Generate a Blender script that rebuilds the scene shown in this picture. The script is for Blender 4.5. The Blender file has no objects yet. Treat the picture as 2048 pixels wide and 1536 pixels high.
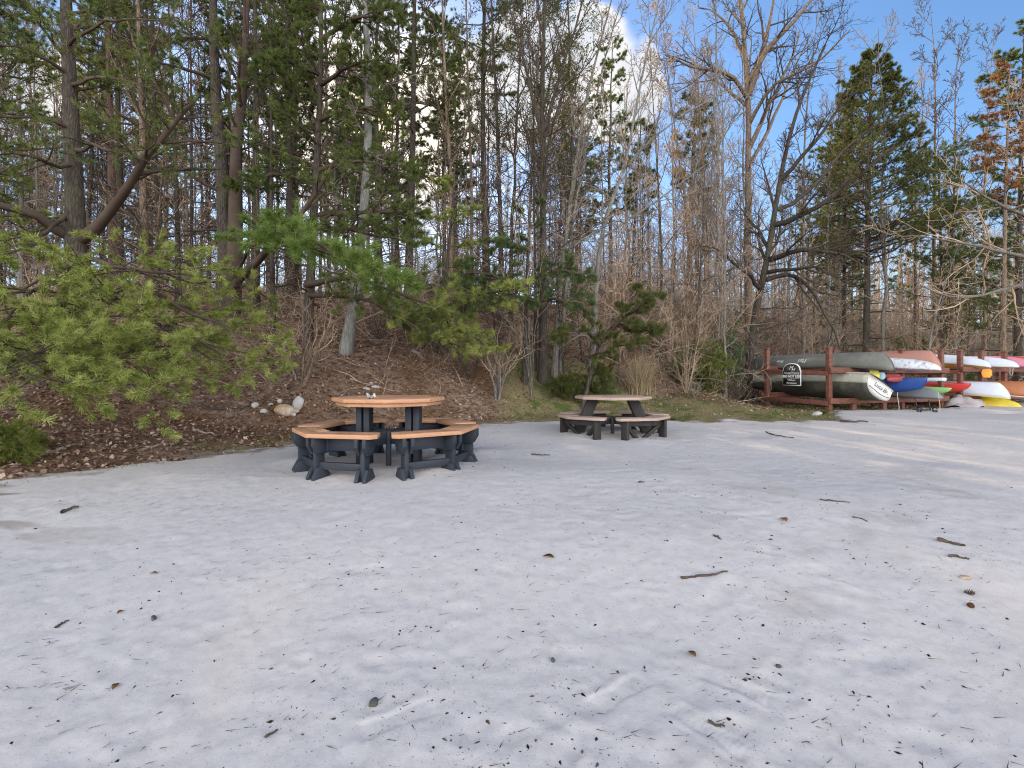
import bpy, math
import numpy as np
from mathutils import Matrix, Vector

RNG = np.random.default_rng(11)
SC = bpy.context.scene
COL = SC.collection
PI = math.pi
R_ = math.radians

# ------------------------------------------------------------------ camera numbers
F_PX, CX, HV, ZC = 1024.0, 1024.0, 748.0, 1.10     # photo pixels, eye height over the table ground
SUN_AZ, SUN_EL = R_(-15.8), R_(25.5)


def P(u, v, y):
    """world point seen at photo pixel (u, v) at forward distance y"""
    return np.array([(u - CX) / F_PX * y, y, ZC - (v - HV) / F_PX * y])


# ------------------------------------------------------------------ value noise
_tab = np.random.default_rng(3).random((257, 257))
_tab[256, :] = _tab[0, :]
_tab[:, 256] = _tab[:, 0]


def vnoise(x, y, f, ox=0.0):
    x = np.asarray(x) * f + 37.3 + ox
    y = np.asarray(y) * f + 91.7 + ox * 1.7
    xi, yi = np.floor(x).astype(int), np.floor(y).astype(int)
    fx, fy = x - xi, y - yi
    fx = fx * fx * (3 - 2 * fx)
    fy = fy * fy * (3 - 2 * fy)
    xi &= 255
    yi &= 255
    a = _tab[xi, yi] * (1 - fx) + _tab[xi + 1, yi] * fx
    b = _tab[xi, yi + 1] * (1 - fx) + _tab[xi + 1, yi + 1] * fx
    return a * (1 - fy) + b * fy - 0.5


def fbm(x, y, f, o=4, ox=0.0):
    s, a = 0, 1.0
    for k in range(o):
        s = s + a * vnoise(x, y, f * 2 ** k, ox + 13.1 * k)
        a *= 0.5
    return s


def sstep(a, b, x):
    t = np.clip((np.asarray(x) - a) / (b - a), 0, 1)
    return t * t * (3 - 2 * t)


# ------------------------------------------------------------------ terrain
EX = [-40, -9, -5.3, -4.3, -3.4, -2.6, -0.63, 1.07, 3.3, 5.4, 6.9, 7.7, 9, 11.5, 14, 20, 30, 60]
EY = [-20, 2.6, 5.3, 6.6, 7.7, 8.3, 10.0, 11.2, 10.8, 10.4, 10.8, 12.4, 13.9, 14.9, 16.0, 19.5, 25, 40]
HX = [-60, -12, -4, -0.5, 1, 3.5, 7, 12, 20, 60]
HY = [6.5, 7.0, 8.2, 10.8, 12.0, 13.2, 16.5, 21, 28, 50]
AX = [-60, 3, 8, 14, 60]
AY = [4.9, 4.9, 3.9, 2.6, 3.0]


def edge_y(x):
    return np.interp(x, EX, EY)


def ground(x, y):
    x, y = np.asarray(x, float), np.asarray(y, float)
    z = -0.45 * (1 - sstep(0.3, 5.6, y)) - 0.05 * np.clip(-y, 0, 40)
    z = z + 0.07 * sstep(6, 9.5, y)
    ye = edge_y(x)
    side = 1 - sstep(4.5, 7.8, x)
    z = z + side * 0.13 * np.clip(y - ye, 0, 4)
    h = np.interp(x, AX, AY) * np.tanh(1.1 * np.clip(y - np.interp(x, HX, HY), 0, None) / 14.0)
    fall = sstep(30, 62, y) * (1 - sstep(0.05, 0.35, x / np.maximum(y, 1)))
    z = z + h * (1 - fall * 0.9)
    z = z + fbm(x, y, 0.25, 3) * 0.35 * sstep(0.5, 6, y - ye) * (1 - .8 * sstep(5, 8, x) * (1 - sstep(20, 24, y))) + fbm(x, y, 1.3, 3, 5) * 0.05 * sstep(0.2, 1.5, y - ye)
    return z


def at(u, v):
    """where the ray of photo pixel (u, v) meets the ground"""
    ys = np.concatenate([np.arange(1.0, 30, 0.02), np.arange(30, 120, 0.25)])
    X, Z = (u - CX) / F_PX * ys, ZC - (v - HV) / F_PX * ys
    hit = np.nonzero(Z <= ground(X, ys))[0]
    k = hit[0] if len(hit) else len(ys) - 1
    return np.array([X[k], ys[k], float(ground(X[k], ys[k]))])


def pix(p):
    return CX + F_PX * p[0] / p[1], HV - F_PX * (p[2] - ZC) / p[1]


# ------------------------------------------------------------------ mesh helpers
def mk(name, V, Fs, mat, parent=None, smooth=False, attr=None, bevel=0):
    me = bpy.data.meshes.new(name)
    V = np.asarray(V, np.float32)
    me.vertices.add(len(V))
    me.vertices.foreach_set('co', V.ravel())
    Fs = [np.asarray(f, np.int32) for f in Fs if len(f)]
    idx = np.concatenate([f.ravel() for f in Fs])
    sizes = np.concatenate([np.full(len(f), f.shape[1], np.int32) for f in Fs])
    me.loops.add(len(idx))
    me.loops.foreach_set('vertex_index', idx)
    me.polygons.add(len(sizes))
    me.polygons.foreach_set('loop_start', np.concatenate([[0], np.cumsum(sizes)[:-1]]).astype(np.int32))
    if smooth:
        me.polygons.foreach_set('use_smooth', np.ones(len(sizes), bool))
    if attr:
        for k, a in attr.items():
            at_ = me.attributes.new(k, 'FLOAT', 'POINT')
            at_.data.foreach_set('value', np.asarray(a, np.float32))
    me.update(calc_edges=True)
    if isinstance(mat, (list, tuple)):
        for m in mat:
            me.materials.append(m)
    else:
        me.materials.append(mat)
    o = bpy.data.objects.new(name, me)
    COL.objects.link(o)
    if parent:
        o.parent = parent
    if bevel:
        b = o.modifiers.new('bevel', 'BEVEL')
        b.width = bevel
        b.segments = 2
        b.limit_method = 'ANGLE'
    return o


class Buf:
    def __init__(self):
        self.V, self.F3, self.F4, self.n, self.A = [], [], [], 0, []
        self.poly = []

    def add(self, V, F, a=None):
        V = np.asarray(V, float).reshape(-1, 3)
        F = np.asarray(F, int)
        (self.F3 if F.shape[1] == 3 else self.F4).append(F + self.n)
        self.V.append(V)
        self.A.append(np.zeros(len(V)) if a is None else np.broadcast_to(np.asarray(a, float), (len(V),)))
        self.n += len(V)
        return self

    def addpoly(self, V, faces):
        V = np.asarray(V, float).reshape(-1, 3)
        for f in faces:
            self.poly.append(np.array([f], int) + self.n)
        self.V.append(V)
        self.A.append(np.zeros(len(V)))
        self.n += len(V)
        return self

    def build(self, name, mat, parent=None, smooth=False, origin=None, attr='tint', bevel=0):
        V = np.concatenate(self.V)
        if origin is not None:
            V = V - np.asarray(origin)
        Fs = []
        if self.F4:
            Fs.append(np.concatenate(self.F4))
        if self.F3:
            Fs.append(np.concatenate(self.F3))
        Fs += self.poly
        return mk(name, V, Fs, mat, parent, smooth, {attr: np.concatenate(self.A)}, bevel)


def xf(V, M):
    V = np.asarray(V, float).reshape(-1, 3)
    M = np.array(M)
    return V @ M[:3, :3].T + M[:3, 3]


def frame(origin, xdir, zdir=(0, 0, 1)):
    """4x4 with x along xdir, z near zdir"""
    x = np.asarray(xdir, float)
    x = x / np.linalg.norm(x)
    z = np.asarray(zdir, float)
    y = np.cross(z, x)
    y /= np.linalg.norm(y)
    z = np.cross(x, y)
    M = np.eye(4)
    M[:3, 0], M[:3, 1], M[:3, 2], M[:3, 3] = x, y, z, origin
    return M


CUBE_V = np.array([[x, y, z] for x in (-.5, .5) for y in (-.5, .5) for z in (-.5, .5)])
CUBE_F = np.array([[0, 1, 3, 2], [4, 6, 7, 5], [0, 4, 5, 1], [2, 3, 7, 6], [0, 2, 6, 4], [1, 5, 7, 3]])


def box(b, c, s, M=None):
    V = CUBE_V * np.asarray(s) + np.asarray(c)
    if M is not None:
        V = xf(V, M)
    b.add(V, CUBE_F)


def bar(b, p, q, w, h, up=(0, 0, 1)):
    p, q = np.asarray(p, float), np.asarray(q, float)
    M = frame((p + q) / 2, q - p, up)
    box(b, (0, 0, 0), (np.linalg.norm(q - p), w, h), M)


def prism(b, poly, t0, t1, M=None, plane='xy'):
    """extrude a 2-D outline: plane 'xy' along z, plane 'xz' along y"""
    poly = np.asarray(poly, float)
    n = len(poly)
    if plane == 'xy':
        A = np.c_[poly, np.full(n, t0)]
        B = np.c_[poly, np.full(n, t1)]
    else:
        A = np.c_[poly[:, 0], np.full(n, t0), poly[:, 1]]
        B = np.c_[poly[:, 0], np.full(n, t1), poly[:, 1]]
    V = np.concatenate([A, B])
    if M is not None:
        V = xf(V, M)
    f = [list(range(n))[::-1], [n + i for i in range(n)]]
    f += [[i, (i + 1) % n, n + (i + 1) % n, n + i] for i in range(n)]
    if plane == 'xz':
        f = [x[::-1] for x in f]
    b.addpoly(V, f)


def nrm(a):
    return a / np.maximum(np.linalg.norm(a, axis=-1, keepdims=True), 1e-9)


def tubes(b, Pn, R, n=5, a=None):
    """batch of tubes: Pn (B,K,3), R (B,K)"""
    Pn = np.asarray(Pn, float)
    R = np.asarray(R, float)
    if Pn.ndim == 2:
        Pn, R = Pn[None], R[None]
    B, K, _ = Pn.shape
    T = nrm(np.gradient(Pn, axis=1))
    mean = nrm(Pn[:, -1] - Pn[:, 0])
    ref = np.where(np.abs(mean[:, 2:3]) > 0.8, np.array([[1.0, 0, 0]]), np.array([[0, 0, 1.0]]))[:, None, :]
    U = nrm(np.cross(T, np.broadcast_to(ref, T.shape)))
    W = np.cross(T, U)
    ang = np.arange(n) / n * 2 * PI
    V = Pn[:, :, None, :] + R[:, :, None, None] * (np.cos(ang)[:, None] * U[:, :, None, :] + np.sin(ang)[:, None] * W[:, :, None, :])
    i = np.arange(n)
    j = (i + 1) % n
    q = np.stack([i, j, j + n, i + n], -1)                     # one segment
    q = (q[None] + (np.arange(K - 1) * n)[:, None, None]).reshape(-1, 4)
    q = (q[None] + (np.arange(B) * K * n)[:, None, None]).reshape(-1, 4)
    av = None
    if a is not None:
        av = np.repeat(np.asarray(a, float), K * n)
    b.add(V.reshape(-1, 3), q, av)


def resample(pts, K, jit=0, rng=RNG):
    pts = np.asarray(pts, float)
    d = np.r_[0, np.cumsum(np.linalg.norm(np.diff(pts, axis=0), axis=1))]
    t = np.linspace(0, d[-1], K)
    # smooth (Catmull-like) by interpolating then averaging
    q = np.stack([np.interp(t, d, pts[:, k]) for k in range(3)], -1)
    for _ in range(2):
        q[1:-1] = 0.25 * q[:-2] + 0.5 * q[1:-1] + 0.25 * q[2:]
    if jit:
        q[1:-1] += rng.normal(0, jit, (K - 2, 3))
    return q


def along(Pn, R, t):
    B, K, _ = Pn.shape
    x = np.clip(t, 0, 0.9999) * (K - 1)
    i = np.floor(x).astype(int)
    f = (x - i)[..., None]
    bi = np.arange(B)[:, None]
    p0, p1 = Pn[bi, i], Pn[bi, i + 1]
    r = R[bi, i] * (1 - f[..., 0]) + R[bi, i + 1] * f[..., 0]
    return p0 * (1 - f) + p1 * f, nrm(p1 - p0), r


def sprout(rng, Pn, R, n, tr=(0.2, 1), ang=(35, 55), ratio=(0.4, 0.6), K=6, up=0.1, jit=0.1, rk=0.6, rmin=0.004,
           flat=0.0, taper=0.5, lens=None, rcap=None):
    """n children on every branch; returns (P,R) of the children"""
    B = Pn.shape[0]
    L = np.linalg.norm(np.diff(Pn, axis=1), axis=2).sum(1)
    t = tr[0] + (tr[1] - tr[0]) * (np.arange(n)[None] + rng.random((B, n))) / n
    p, T, r = along(Pn, R, t)
    Z = np.array([0, 0, 1.0])
    A = np.cross(T, Z)
    A = np.where(np.linalg.norm(A, axis=-1, keepdims=True) < 0.15, np.cross(T, np.array([1.0, 0.2, 0])), A)
    A = nrm(A)
    Bv = np.cross(A, T)
    az = (np.arange(n)[None] * 2.39996 + rng.random((B, 1)) * 6.283 + rng.normal(0, .5, (B, n)))
    ca, sa = np.cos(az), np.sin(az) * (1 - flat)
    if flat > 0:
        ca = np.where(ca >= 0, 1, -1) * np.maximum(np.abs(ca), flat)
    N = nrm(ca[..., None] * A + sa[..., None] * Bv)
    an = np.radians(rng.uniform(ang[0], ang[1], (B, n)))[..., None]
    D = nrm(np.cos(an) * T + np.sin(an) * N)
    if lens is None:
        ln = L[:, None] * rng.uniform(ratio[0], ratio[1], (B, n)) * (1 - taper * t)
    else:
        ln = rng.uniform(lens[0], lens[1], (B, n)) * (1 - taper * t)
    C = B * n
    p, D, r, ln = p.reshape(C, 3), D.reshape(C, 3), r.reshape(C), ln.reshape(C)
    out = np.empty((C, K, 3))
    out[:, 0] = p
    for k in range(1, K):
        D = nrm(D + np.array([0, 0, up]) + rng.normal(0, jit, (C, 3)))
        out[:, k] = out[:, k - 1] + D * (ln / (K - 1))[:, None]
    r0 = np.maximum(np.minimum(r * rk, ln * 0.03 + 0.002), rmin)
    if rcap:
        r0 = np.minimum(r0, rcap)
    s = np.linspace(0, 1, K)[None]
    Rr = rmin * 0.6 + (r0[:, None] - rmin * 0.6) * (1 - s) ** 0.8
    return out, np.maximum(Rr, rmin * 0.5)


def needles(b, rng, pos, dirs, k=14, L=0.12, w=0.006, fwd=0.7, up=0.15):
    """a tuft of k thin needles at every position"""
    n = len(pos)
    if not n:
        return
    d = nrm(rng.normal(0, 1, (n, k, 3)) + fwd * dirs[:, None, :] * 1.4 + np.array([0, 0, up]))
    side = nrm(np.cross(d, rng.normal(0, 1, (n, k, 3))))
    ln = L * rng.uniform(0.7, 1.15, (n, k, 1))
    base = pos[:, None, :] + rng.normal(0, L * 0.12, (n, k, 3))
    V = np.stack([base - side * w / 2, base + side * w / 2, base + d * ln], 2).reshape(-1, 3)
    F = np.arange(len(V)).reshape(-1, 3)
    tint = np.repeat(np.clip(rng.normal(0.5, 0.22, n), 0, 1), k * 3)
    b.add(V, F, tint)


def leafbits(b, rng, pos, size=0.04, tint=(0.5, 0.2), n_each=1):
    pos = np.repeat(pos, n_each, 0)
    n = len(pos)
    d = nrm(rng.normal(0, 1, (n, 3)) + np.array([0, 0, -0.3]))
    s = nrm(np.cross(d, rng.normal(0, 1, (n, 3))))
    ln = size * rng.uniform(0.6, 1.3, (n, 1))
    p0 = pos + rng.normal(0, size * 0.8, (n, 3))
    V = np.stack([p0, p0 + d * ln * .5 + s * ln * .3, p0 + d * ln, p0 + d * ln * .5 - s * ln * .3], 1).reshape(-1, 3)
    b.add(V, np.arange(4 * n).reshape(-1, 4), np.repeat(np.clip(rng.normal(tint[0], tint[1], n), 0, 1), 4))


def sample_on(rng, Pn, n, tr=(0.3, 1.0)):
    t = rng.uniform(tr[0], tr[1], (Pn.shape[0], n))
    p, T, _ = along(Pn, np.ones(Pn.shape[:2]), t)
    return p.reshape(-1, 3), T.reshape(-1, 3)


# ------------------------------------------------------------------ scene-graph helpers
def tag(o, label=None, cat=None, group=None, kind=None):
    if label:
        o['label'] = label
    if cat:
        o['category'] = cat
    if group:
        o['group'] = group
    if kind:
        o['kind'] = kind
    return o


def thing(name, label, cat, loc=(0, 0, 0), rotz=0.0, group=None):
    o = bpy.data.objects.new(name, None)
    o.empty_display_size = 0.2
    COL.objects.link(o)
    o.location = [float(c) for c in loc]
    o.rotation_euler = (0, 0, rotz)
    return tag(o, label, cat, group)


def dup(root, loc, rotz, scale, label, group):
    r = root.copy()
    COL.objects.link(r)
    r.location = [float(c) for c in loc]
    r.rotation_euler = (0, 0, rotz)
    r.scale = scale
    r['label'] = label
    if group:
        r['group'] = group
    elif 'group' in r:
        del r['group']
    for ch in list(root.children):
        c = ch.copy()
        COL.objects.link(c)
        c.parent = r
        for g in ch.children:
            d = g.copy()
            COL.objects.link(d)
            d.parent = c
    return r


# ------------------------------------------------------------------ materials
class NT:
    def __init__(self, name):
        self.m = bpy.data.materials.new(name)
        self.m.use_nodes = True
        self.t = self.m.node_tree
        self.t.nodes.clear()
        self.out = self.n('ShaderNodeOutputMaterial')

    def n(self, ty, **kw):
        nd = self.t.nodes.new(ty)
        for k, v in kw.items():
            if k.startswith('i_'):
                key = k[2:]
                key = int(key) if key.isdigit() else key.replace('_', ' ')
                nd.inputs[key].default_value = v
            else:
                setattr(nd, k, v)
        return nd

    def l(self, a, b):
        self.t.links.new(a, b)

    def noise(self, scale, detail=5, rough=0.55, vec=None, dist=0.0):
        nd = self.n('ShaderNodeTexNoise', i_Scale=scale, i_Detail=detail, i_Roughness=rough, i_Distortion=dist)
        if vec is not None:
            self.l(vec, nd.inputs['Vector'])
        return nd.outputs['Fac']

    def ramp(self, fac, stops):
        nd = self.n('ShaderNodeValToRGB')
        e = nd.color_ramp.elements
        while len(e) < len(stops):
            e.new(0.5)
        for el, (p, c) in zip(e, stops):
            el.position = p
            el.color = (*c, 1) if len(c) == 3 else c
        self.l(fac, nd.inputs['Fac'])
        return nd.outputs['Color']

    def mix(self, fac, a, b, mode='MIX'):
        nd = self.n('ShaderNodeMix', data_type='RGBA', blend_type=mode)
        for s, v in ((nd.inputs['Factor'], fac), (nd.inputs['A'], a), (nd.inputs['B'], b)):
            if hasattr(v, 'node'):
                self.l(v, s)
            elif isinstance(v, tuple):
                s.default_value = (*v, 1) if len(v) == 3 else v
            else:
                s.default_value = v
        return nd.outputs['Result']

    def math(self, op, a, b=None, c=None, clamp=False):
        nd = self.n('ShaderNodeMath', operation=op, use_clamp=clamp)
        for k, v in enumerate((a, b, c)):
            if v is None:
                continue
            if hasattr(v, 'node'):
                self.l(v, nd.inputs[k])
            else:
                nd.inputs[k].default_value = v
        return nd.outputs[0]

    def maprange(self, v, a, b, c=0.0, d=1.0, smooth=True):
        nd = self.n('ShaderNodeMapRange', interpolation_type='SMOOTHSTEP' if smooth else 'LINEAR')
        self.l(v, nd.inputs['Value'])
        for k, x in zip(('From Min', 'From Max', 'To Min', 'To Max'), (a, b, c, d)):
            nd.inputs[k].default_value = x
        return nd.outputs['Result']

    def obj(self, scale=(1, 1, 1)):
        tc = self.n('ShaderNodeTexCoord')
        mp = self.n('ShaderNodeMapping')
        mp.inputs['Scale'].default_value = scale
        self.l(tc.outputs['Object'], mp.inputs['Vector'])
        return mp.outputs['Vector']

    def attr(self, name):
        return self.n('ShaderNodeAttribute', attribute_name=name).outputs['Fac']

    def rand(self):
        return self.n('ShaderNodeObjectInfo').outputs['Random']

    def bump(self, h, strength=0.3, dist=0.01):
        nd = self.n('ShaderNodeBump', i_Strength=strength, i_Distance=dist)
        self.l(h, nd.inputs['Height'])
        return nd.outputs['Normal']

    def principled(self, color, rough=0.7, normal=None, spec=0.3, metallic=0.0):
        b = self.n('ShaderNodeBsdfPrincipled')
        for s, v in (('Base Color', color), ('Roughness', rough), ('Metallic', metallic), ('Specular IOR Level', spec)):
            if hasattr(v, 'node'):
                self.l(v, b.inputs[s])
            else:
                b.inputs[s].default_value = (*v, 1) if isinstance(v, tuple) else v
        if normal is not None:
            self.l(normal, b.inputs['Normal'])
        self.l(b.outputs[0], self.out.inputs['Surface'])
        return self.m


def mat_bark(name, dark, light, moss=None, scale=1.0, moss_amt=0.5):
    t = NT(name)
    v = t.obj((7 * scale, 7 * scale, 1.6 * scale))
    n1 = t.noise(3.0, 6, 0.65, v, 0.6)
    vor = t.n('ShaderNodeTexVoronoi', feature='DISTANCE_TO_EDGE', i_Scale=3.2)
    t.l(v, vor.inputs['Vector'])
    crack = t.maprange(vor.outputs['Distance'], 0.0, 0.22)
    c = t.ramp(n1, [(0.28, dark), (0.72, light)])
    c = t.mix(t.math('MULTIPLY_ADD', crack, 0.55, 0.45), dark, c)
    if moss:
        v2 = t.obj((1.1, 1.1, 0.5))
        m = t.maprange(t.noise(2.2, 4, 0.6, v2), 0.5, 0.66)
        c = t.mix(t.math('MULTIPLY', m, moss_amt), c, moss)
    c = t.mix(t.math('MULTIPLY', t.rand(), 0.22), c, light)
    h = t.math('ADD', t.math('MULTIPLY', crack, 0.6), n1)
    return t.principled(c, 0.92, t.bump(h, 0.7, 0.02), 0.1)


def mat_twig(name, a, b):
    t = NT(name)
    c = t.ramp(t.noise(1.2, 2, 0.5, t.obj()), [(0.35, a), (0.65, b)])
    c = t.mix(t.math('MULTIPLY', t.rand(), 0.5), c, b)
    return t.principled(c, 0.9, None, 0.1)


def mat_needle(name, a, b, c3, trans=0.35):
    t = NT(name)
    col = t.ramp(t.attr('tint'), [(0.1, a), (0.5, b), (0.9, c3)])
    r = t.rand()
    col = t.mix(t.math('MULTIPLY', r, 0.4), col, a)
    d = t.n('ShaderNodeBsdfDiffuse')
    tr = t.n('ShaderNodeBsdfTranslucent')
    mx = t.n('ShaderNodeMixShader', i_0=trans)
    t.l(col, d.inputs['Color'])
    t.l(col, tr.inputs['Color'])
    t.l(d.outputs[0], mx.inputs[1])
    t.l(tr.outputs[0], mx.inputs[2])
    t.l(mx.outputs[0], t.out.inputs['Surface'])
    return t.m


def mat_wood(name, a, b, grain=(1.5, 22, 22), rough=0.6, c_knot=None, axis_rand=True):
    t = NT(name)
    v = t.obj(grain)
    n = t.noise(2.5, 6, 0.6, v, 0.4)
    n2 = t.noise(3.0, 3, 0.5, t.obj((1, 1, 1)))
    c = t.ramp(n, [(0.3, a), (0.7, b)])
    c = t.mix(t.maprange(n2, 0.35, 0.7, 0, 0.45), c, a)
    return t.principled(c, rough, t.bump(n, 0.25, 0.004), 0.25)


def mat_paint(name, col, rough=0.35, dirt=(0.12, 0.10, 0.08), amt=0.25, spec=0.4, scale=3.0, spk=0.06):
    t = NT(name)
    n = t.noise(scale, 6, 0.65, t.obj())
    n2 = t.noise(scale * 9, 3, 0.6, t.obj())
    f = t.math('MULTIPLY', t.maprange(n, 0.42, 0.75), amt)
    c = t.mix(f, col, dirt)
    c = t.mix(t.maprange(n2, 0.4, 0.8, 0, spk), c, (0.5, 0.48, 0.45))
    r = t.maprange(n, 0.3, 0.8, rough, min(1, rough + 0.3))
    return t.principled(c, r, t.bump(n2, 0.08, 0.003), spec)


M = {}
M['bark_dark'] = mat_bark('dark_bark', (0.028, 0.022, 0.018), (0.125, 0.10, 0.083), (0.08, 0.09, 0.045))
M['bark_pine'] = mat_bark('pine_bark', (0.05, 0.034, 0.027), (0.22, 0.145, 0.11), None)
M['bark_grey'] = mat_bark('grey_bark', (0.065, 0.056, 0.048), (0.31, 0.27, 0.23), (0.16, 0.17, 0.10))
M['bark_tan'] = mat_bark('tan_bark', (0.065, 0.046, 0.033), (0.37, 0.27, 0.19), None)
M['bark_pale'] = mat_bark('pale_lichen_bark', (0.09, 0.082, 0.074), (0.33, 0.315, 0.29), (0.30, 0.32, 0.28), 0.9)
M['twig_dark'] = mat_twig('dark_twig', (0.05, 0.036, 0.027), (0.11, 0.08, 0.06))
M['twig_grey'] = mat_twig('grey_twig', (0.11, 0.09, 0.075), (0.32, 0.27, 0.225))
M['twig_tan'] = mat_twig('tan_twig', (0.15, 0.10, 0.068), (0.52, 0.385, 0.27))
M['needle_y'] = mat_needle('yellow_green_needles', (0.10, 0.125, 0.03), (0.235, 0.265, 0.07), (0.42, 0.44, 0.14), 0.4)
M['needle_g'] = mat_needle('green_needles', (0.045, 0.10, 0.035), (0.10, 0.19, 0.07), (0.20, 0.31, 0.12))
M['needle_bright'] = mat_needle('bright_long_needles', (0.095, 0.15, 0.034), (0.20, 0.275, 0.065), (0.38, 0.45, 0.145))
M['needle_olive'] = mat_needle('olive_brown_needles', (0.08, 0.09, 0.032), (0.175, 0.20, 0.065), (0.31, 0.31, 0.12), 0.5)
M['needle_light'] = mat_needle('light_yellow_green_needles', (0.12, 0.15, 0.035), (0.30, 0.335, 0.085), (0.56, 0.58, 0.20), 0.4)
M['needle_d'] = mat_needle('dark_needles', (0.065, 0.088, 0.03), (0.155, 0.19, 0.06), (0.30, 0.33, 0.11), 0.5)
M['needle_b'] = mat_needle('bluish_needles', (0.065, 0.095, 0.042), (0.145, 0.19, 0.075), (0.26, 0.30, 0.12), 0.5)
M['leaf_brown'] = mat_needle('dead_leaves', (0.07, 0.035, 0.018), (0.17, 0.09, 0.045), (0.30, 0.17, 0.08), 0.3)
M['leaf_orange'] = mat_needle('orange_leaves', (0.20, 0.09, 0.04), (0.36, 0.185, 0.09), (0.48, 0.29, 0.16), 0.4)
M['leaf_dark'] = mat_needle('dark_leaves', (0.04, 0.052, 0.016), (0.095, 0.115, 0.032), (0.19, 0.21, 0.065), 0.45)
M['leaf_yellow'] = mat_needle('yellow_leaves', (0.25, 0.18, 0.03), (0.42, 0.32, 0.06), (0.55, 0.45, 0.12), 0.4)
M['litter'] = mat_needle('litter_leaves', (0.10, 0.058, 0.04), (0.30, 0.19, 0.135), (0.58, 0.42, 0.32), 0.1)
M['grass'] = mat_needle('grass_blades', (0.085, 0.105, 0.03), (0.20, 0.185, 0.075), (0.42, 0.35, 0.19), 0.3)
M['straw'] = mat_needle('straw_blades', (0.25, 0.18, 0.10), (0.46, 0.35, 0.21), (0.64, 0.52, 0.35), 0.3)
M['debris'] = mat_needle('debris_bits', (0.02, 0.014, 0.011), (0.07, 0.05, 0.036), (0.22, 0.15, 0.09), 0.0)
M['stick'] = mat_wood('stick_bark', (0.035, 0.026, 0.02), (0.13, 0.10, 0.075), (8, 8, 8), 0.85)
M['stick_pale'] = mat_wood('bleached_stick', (0.2, 0.155, 0.11), (0.42, 0.34, 0.25), (8, 8, 8), 0.85)
M['orange_wood'] = mat_wood('orange_boards', (0.40, 0.20, 0.105), (0.56, 0.31, 0.18), (2, 2, 30), 0.55)
M['pale_wood'] = mat_wood('weathered_pale_boards', (0.30, 0.205, 0.155), (0.47, 0.35, 0.28), (2, 2, 30), 0.65)
M['navy_board'] = mat_paint('blue_black_boards', (0.015, 0.020, 0.030), 0.5, (0.06, 0.058, 0.06), 0.2, .4, 4, .015)
M['brown_board'] = mat_paint('brown_black_boards', (0.022, 0.020, 0.020), 0.6, (0.09, 0.07, 0.055), 0.4, .3, 4, .02)
M['rack'] = mat_wood('red_stained_timber', (0.10, 0.040, 0.027), (0.215, 0.088, 0.058), (3, 3, 9), 0.65)
M['rock'] = mat_paint('pale_rock', (0.42, 0.40, 0.38), 0.85, (0.25, 0.17, 0.11), 0.6, 0.2)
M['rock_tan'] = mat_paint('tan_rock', (0.38, 0.25, 0.14), 0.85, (0.55, 0.53, 0.5), 0.9, 0.2, 5)
M['rock_dark'] = mat_paint('dark_pebble', (0.07, 0.065, 0.06), 0.8, (0.2, 0.17, 0.13), 0.5, 0.2, 20)

# ================================================================== camera, sun, sky
cam_d = bpy.data.cameras.new('camera')
cam = bpy.data.objects.new('camera', cam_d)
COL.objects.link(cam)
cam.location = (0, 0, ZC)
cam.rotation_euler = (PI / 2, 0, 0)
cam_d.sensor_width = 36.0
cam_d.lens = F_PX / 2048 * 36.0
cam_d.shift_y = -(768 - HV) / 2048
cam_d.clip_start = 0.05
cam_d.clip_end = 3000
SC.camera = cam

sun_d = bpy.data.lights.new('sun', 'SUN')
sun_d.energy = 5.0
sun_d.angle = R_(1.0)
sun_d.color = (1.0, 0.80, 0.55)
sun = bpy.data.objects.new('sun', sun_d)
COL.objects.link(sun)
sdir = Vector((math.sin(SUN_AZ) * math.cos(SUN_EL), math.cos(SUN_AZ) * math.cos(SUN_EL), math.sin(SUN_EL)))
sun.rotation_euler = sdir.to_track_quat('Z', 'Y').to_euler()

w = bpy.data.worlds.new('World')
SC.world = w
w.use_nodes = True
nt = w.node_tree
nt.nodes.clear()


def wn(ty, **kw):
    nd = nt.nodes.new(ty)
    for k, v in kw.items():
        if k.startswith('i_'):
            key = k[2:]
            nd.inputs[int(key) if key.isdigit() else key.replace('_', ' ')].default_value = v
        else:
            setattr(nd, k, v)
    return nd


def wmath(op, a, b=None, c=None, clamp=False):
    nd = wn('ShaderNodeMath', operation=op, use_clamp=clamp)
    for k, v in enumerate((a, b, c)):
        if v is None:
            continue
        if hasattr(v, 'node'):
            nt.links.new(v, nd.inputs[k])
        else:
            nd.inputs[k].default_value = v
    return nd.outputs[0]


SKY_STR, CLOUD_FRONT, CLOUD_FILL = 0.118, 0.60, 3.2
sky = wn('ShaderNodeTexSky', sky_type='NISHITA', sun_disc=False, sun_elevation=SUN_EL, sun_rotation=SUN_AZ,
         altitude=600, air_density=1.0, dust_density=0.4, ozone_density=2.5)
bg_sky = wn('ShaderNodeBackground', i_Strength=SKY_STR)
hsv = wn('ShaderNodeHueSaturation', i_Saturation=1.12, i_Value=1.0)
nt.links.new(sky.outputs[0], hsv.inputs['Color'])
nt.links.new(hsv.outputs[0], bg_sky.inputs['Color'])
tc = wn('ShaderNodeTexCoord')
sep = wn('ShaderNodeSeparateXYZ')
nt.links.new(tc.outputs['Generated'], sep.inputs[0])
mp = wn('ShaderNodeMapping')
mp.inputs['Scale'].default_value = (1, 1, 1.9)
mp.inputs['Location'].default_value = (0.37, 0.12, 0.2)
nt.links.new(tc.outputs['Generated'], mp.inputs[0])
nz = wn('ShaderNodeTexNoise', i_Scale=3.1, i_Detail=9, i_Roughness=0.58, i_Distortion=0.25)
nt.links.new(mp.outputs[0], nz.inputs['Vector'])
nz2 = wn('ShaderNodeTexNoise', i_Scale=9.0, i_Detail=6, i_Roughness=0.55)
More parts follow.
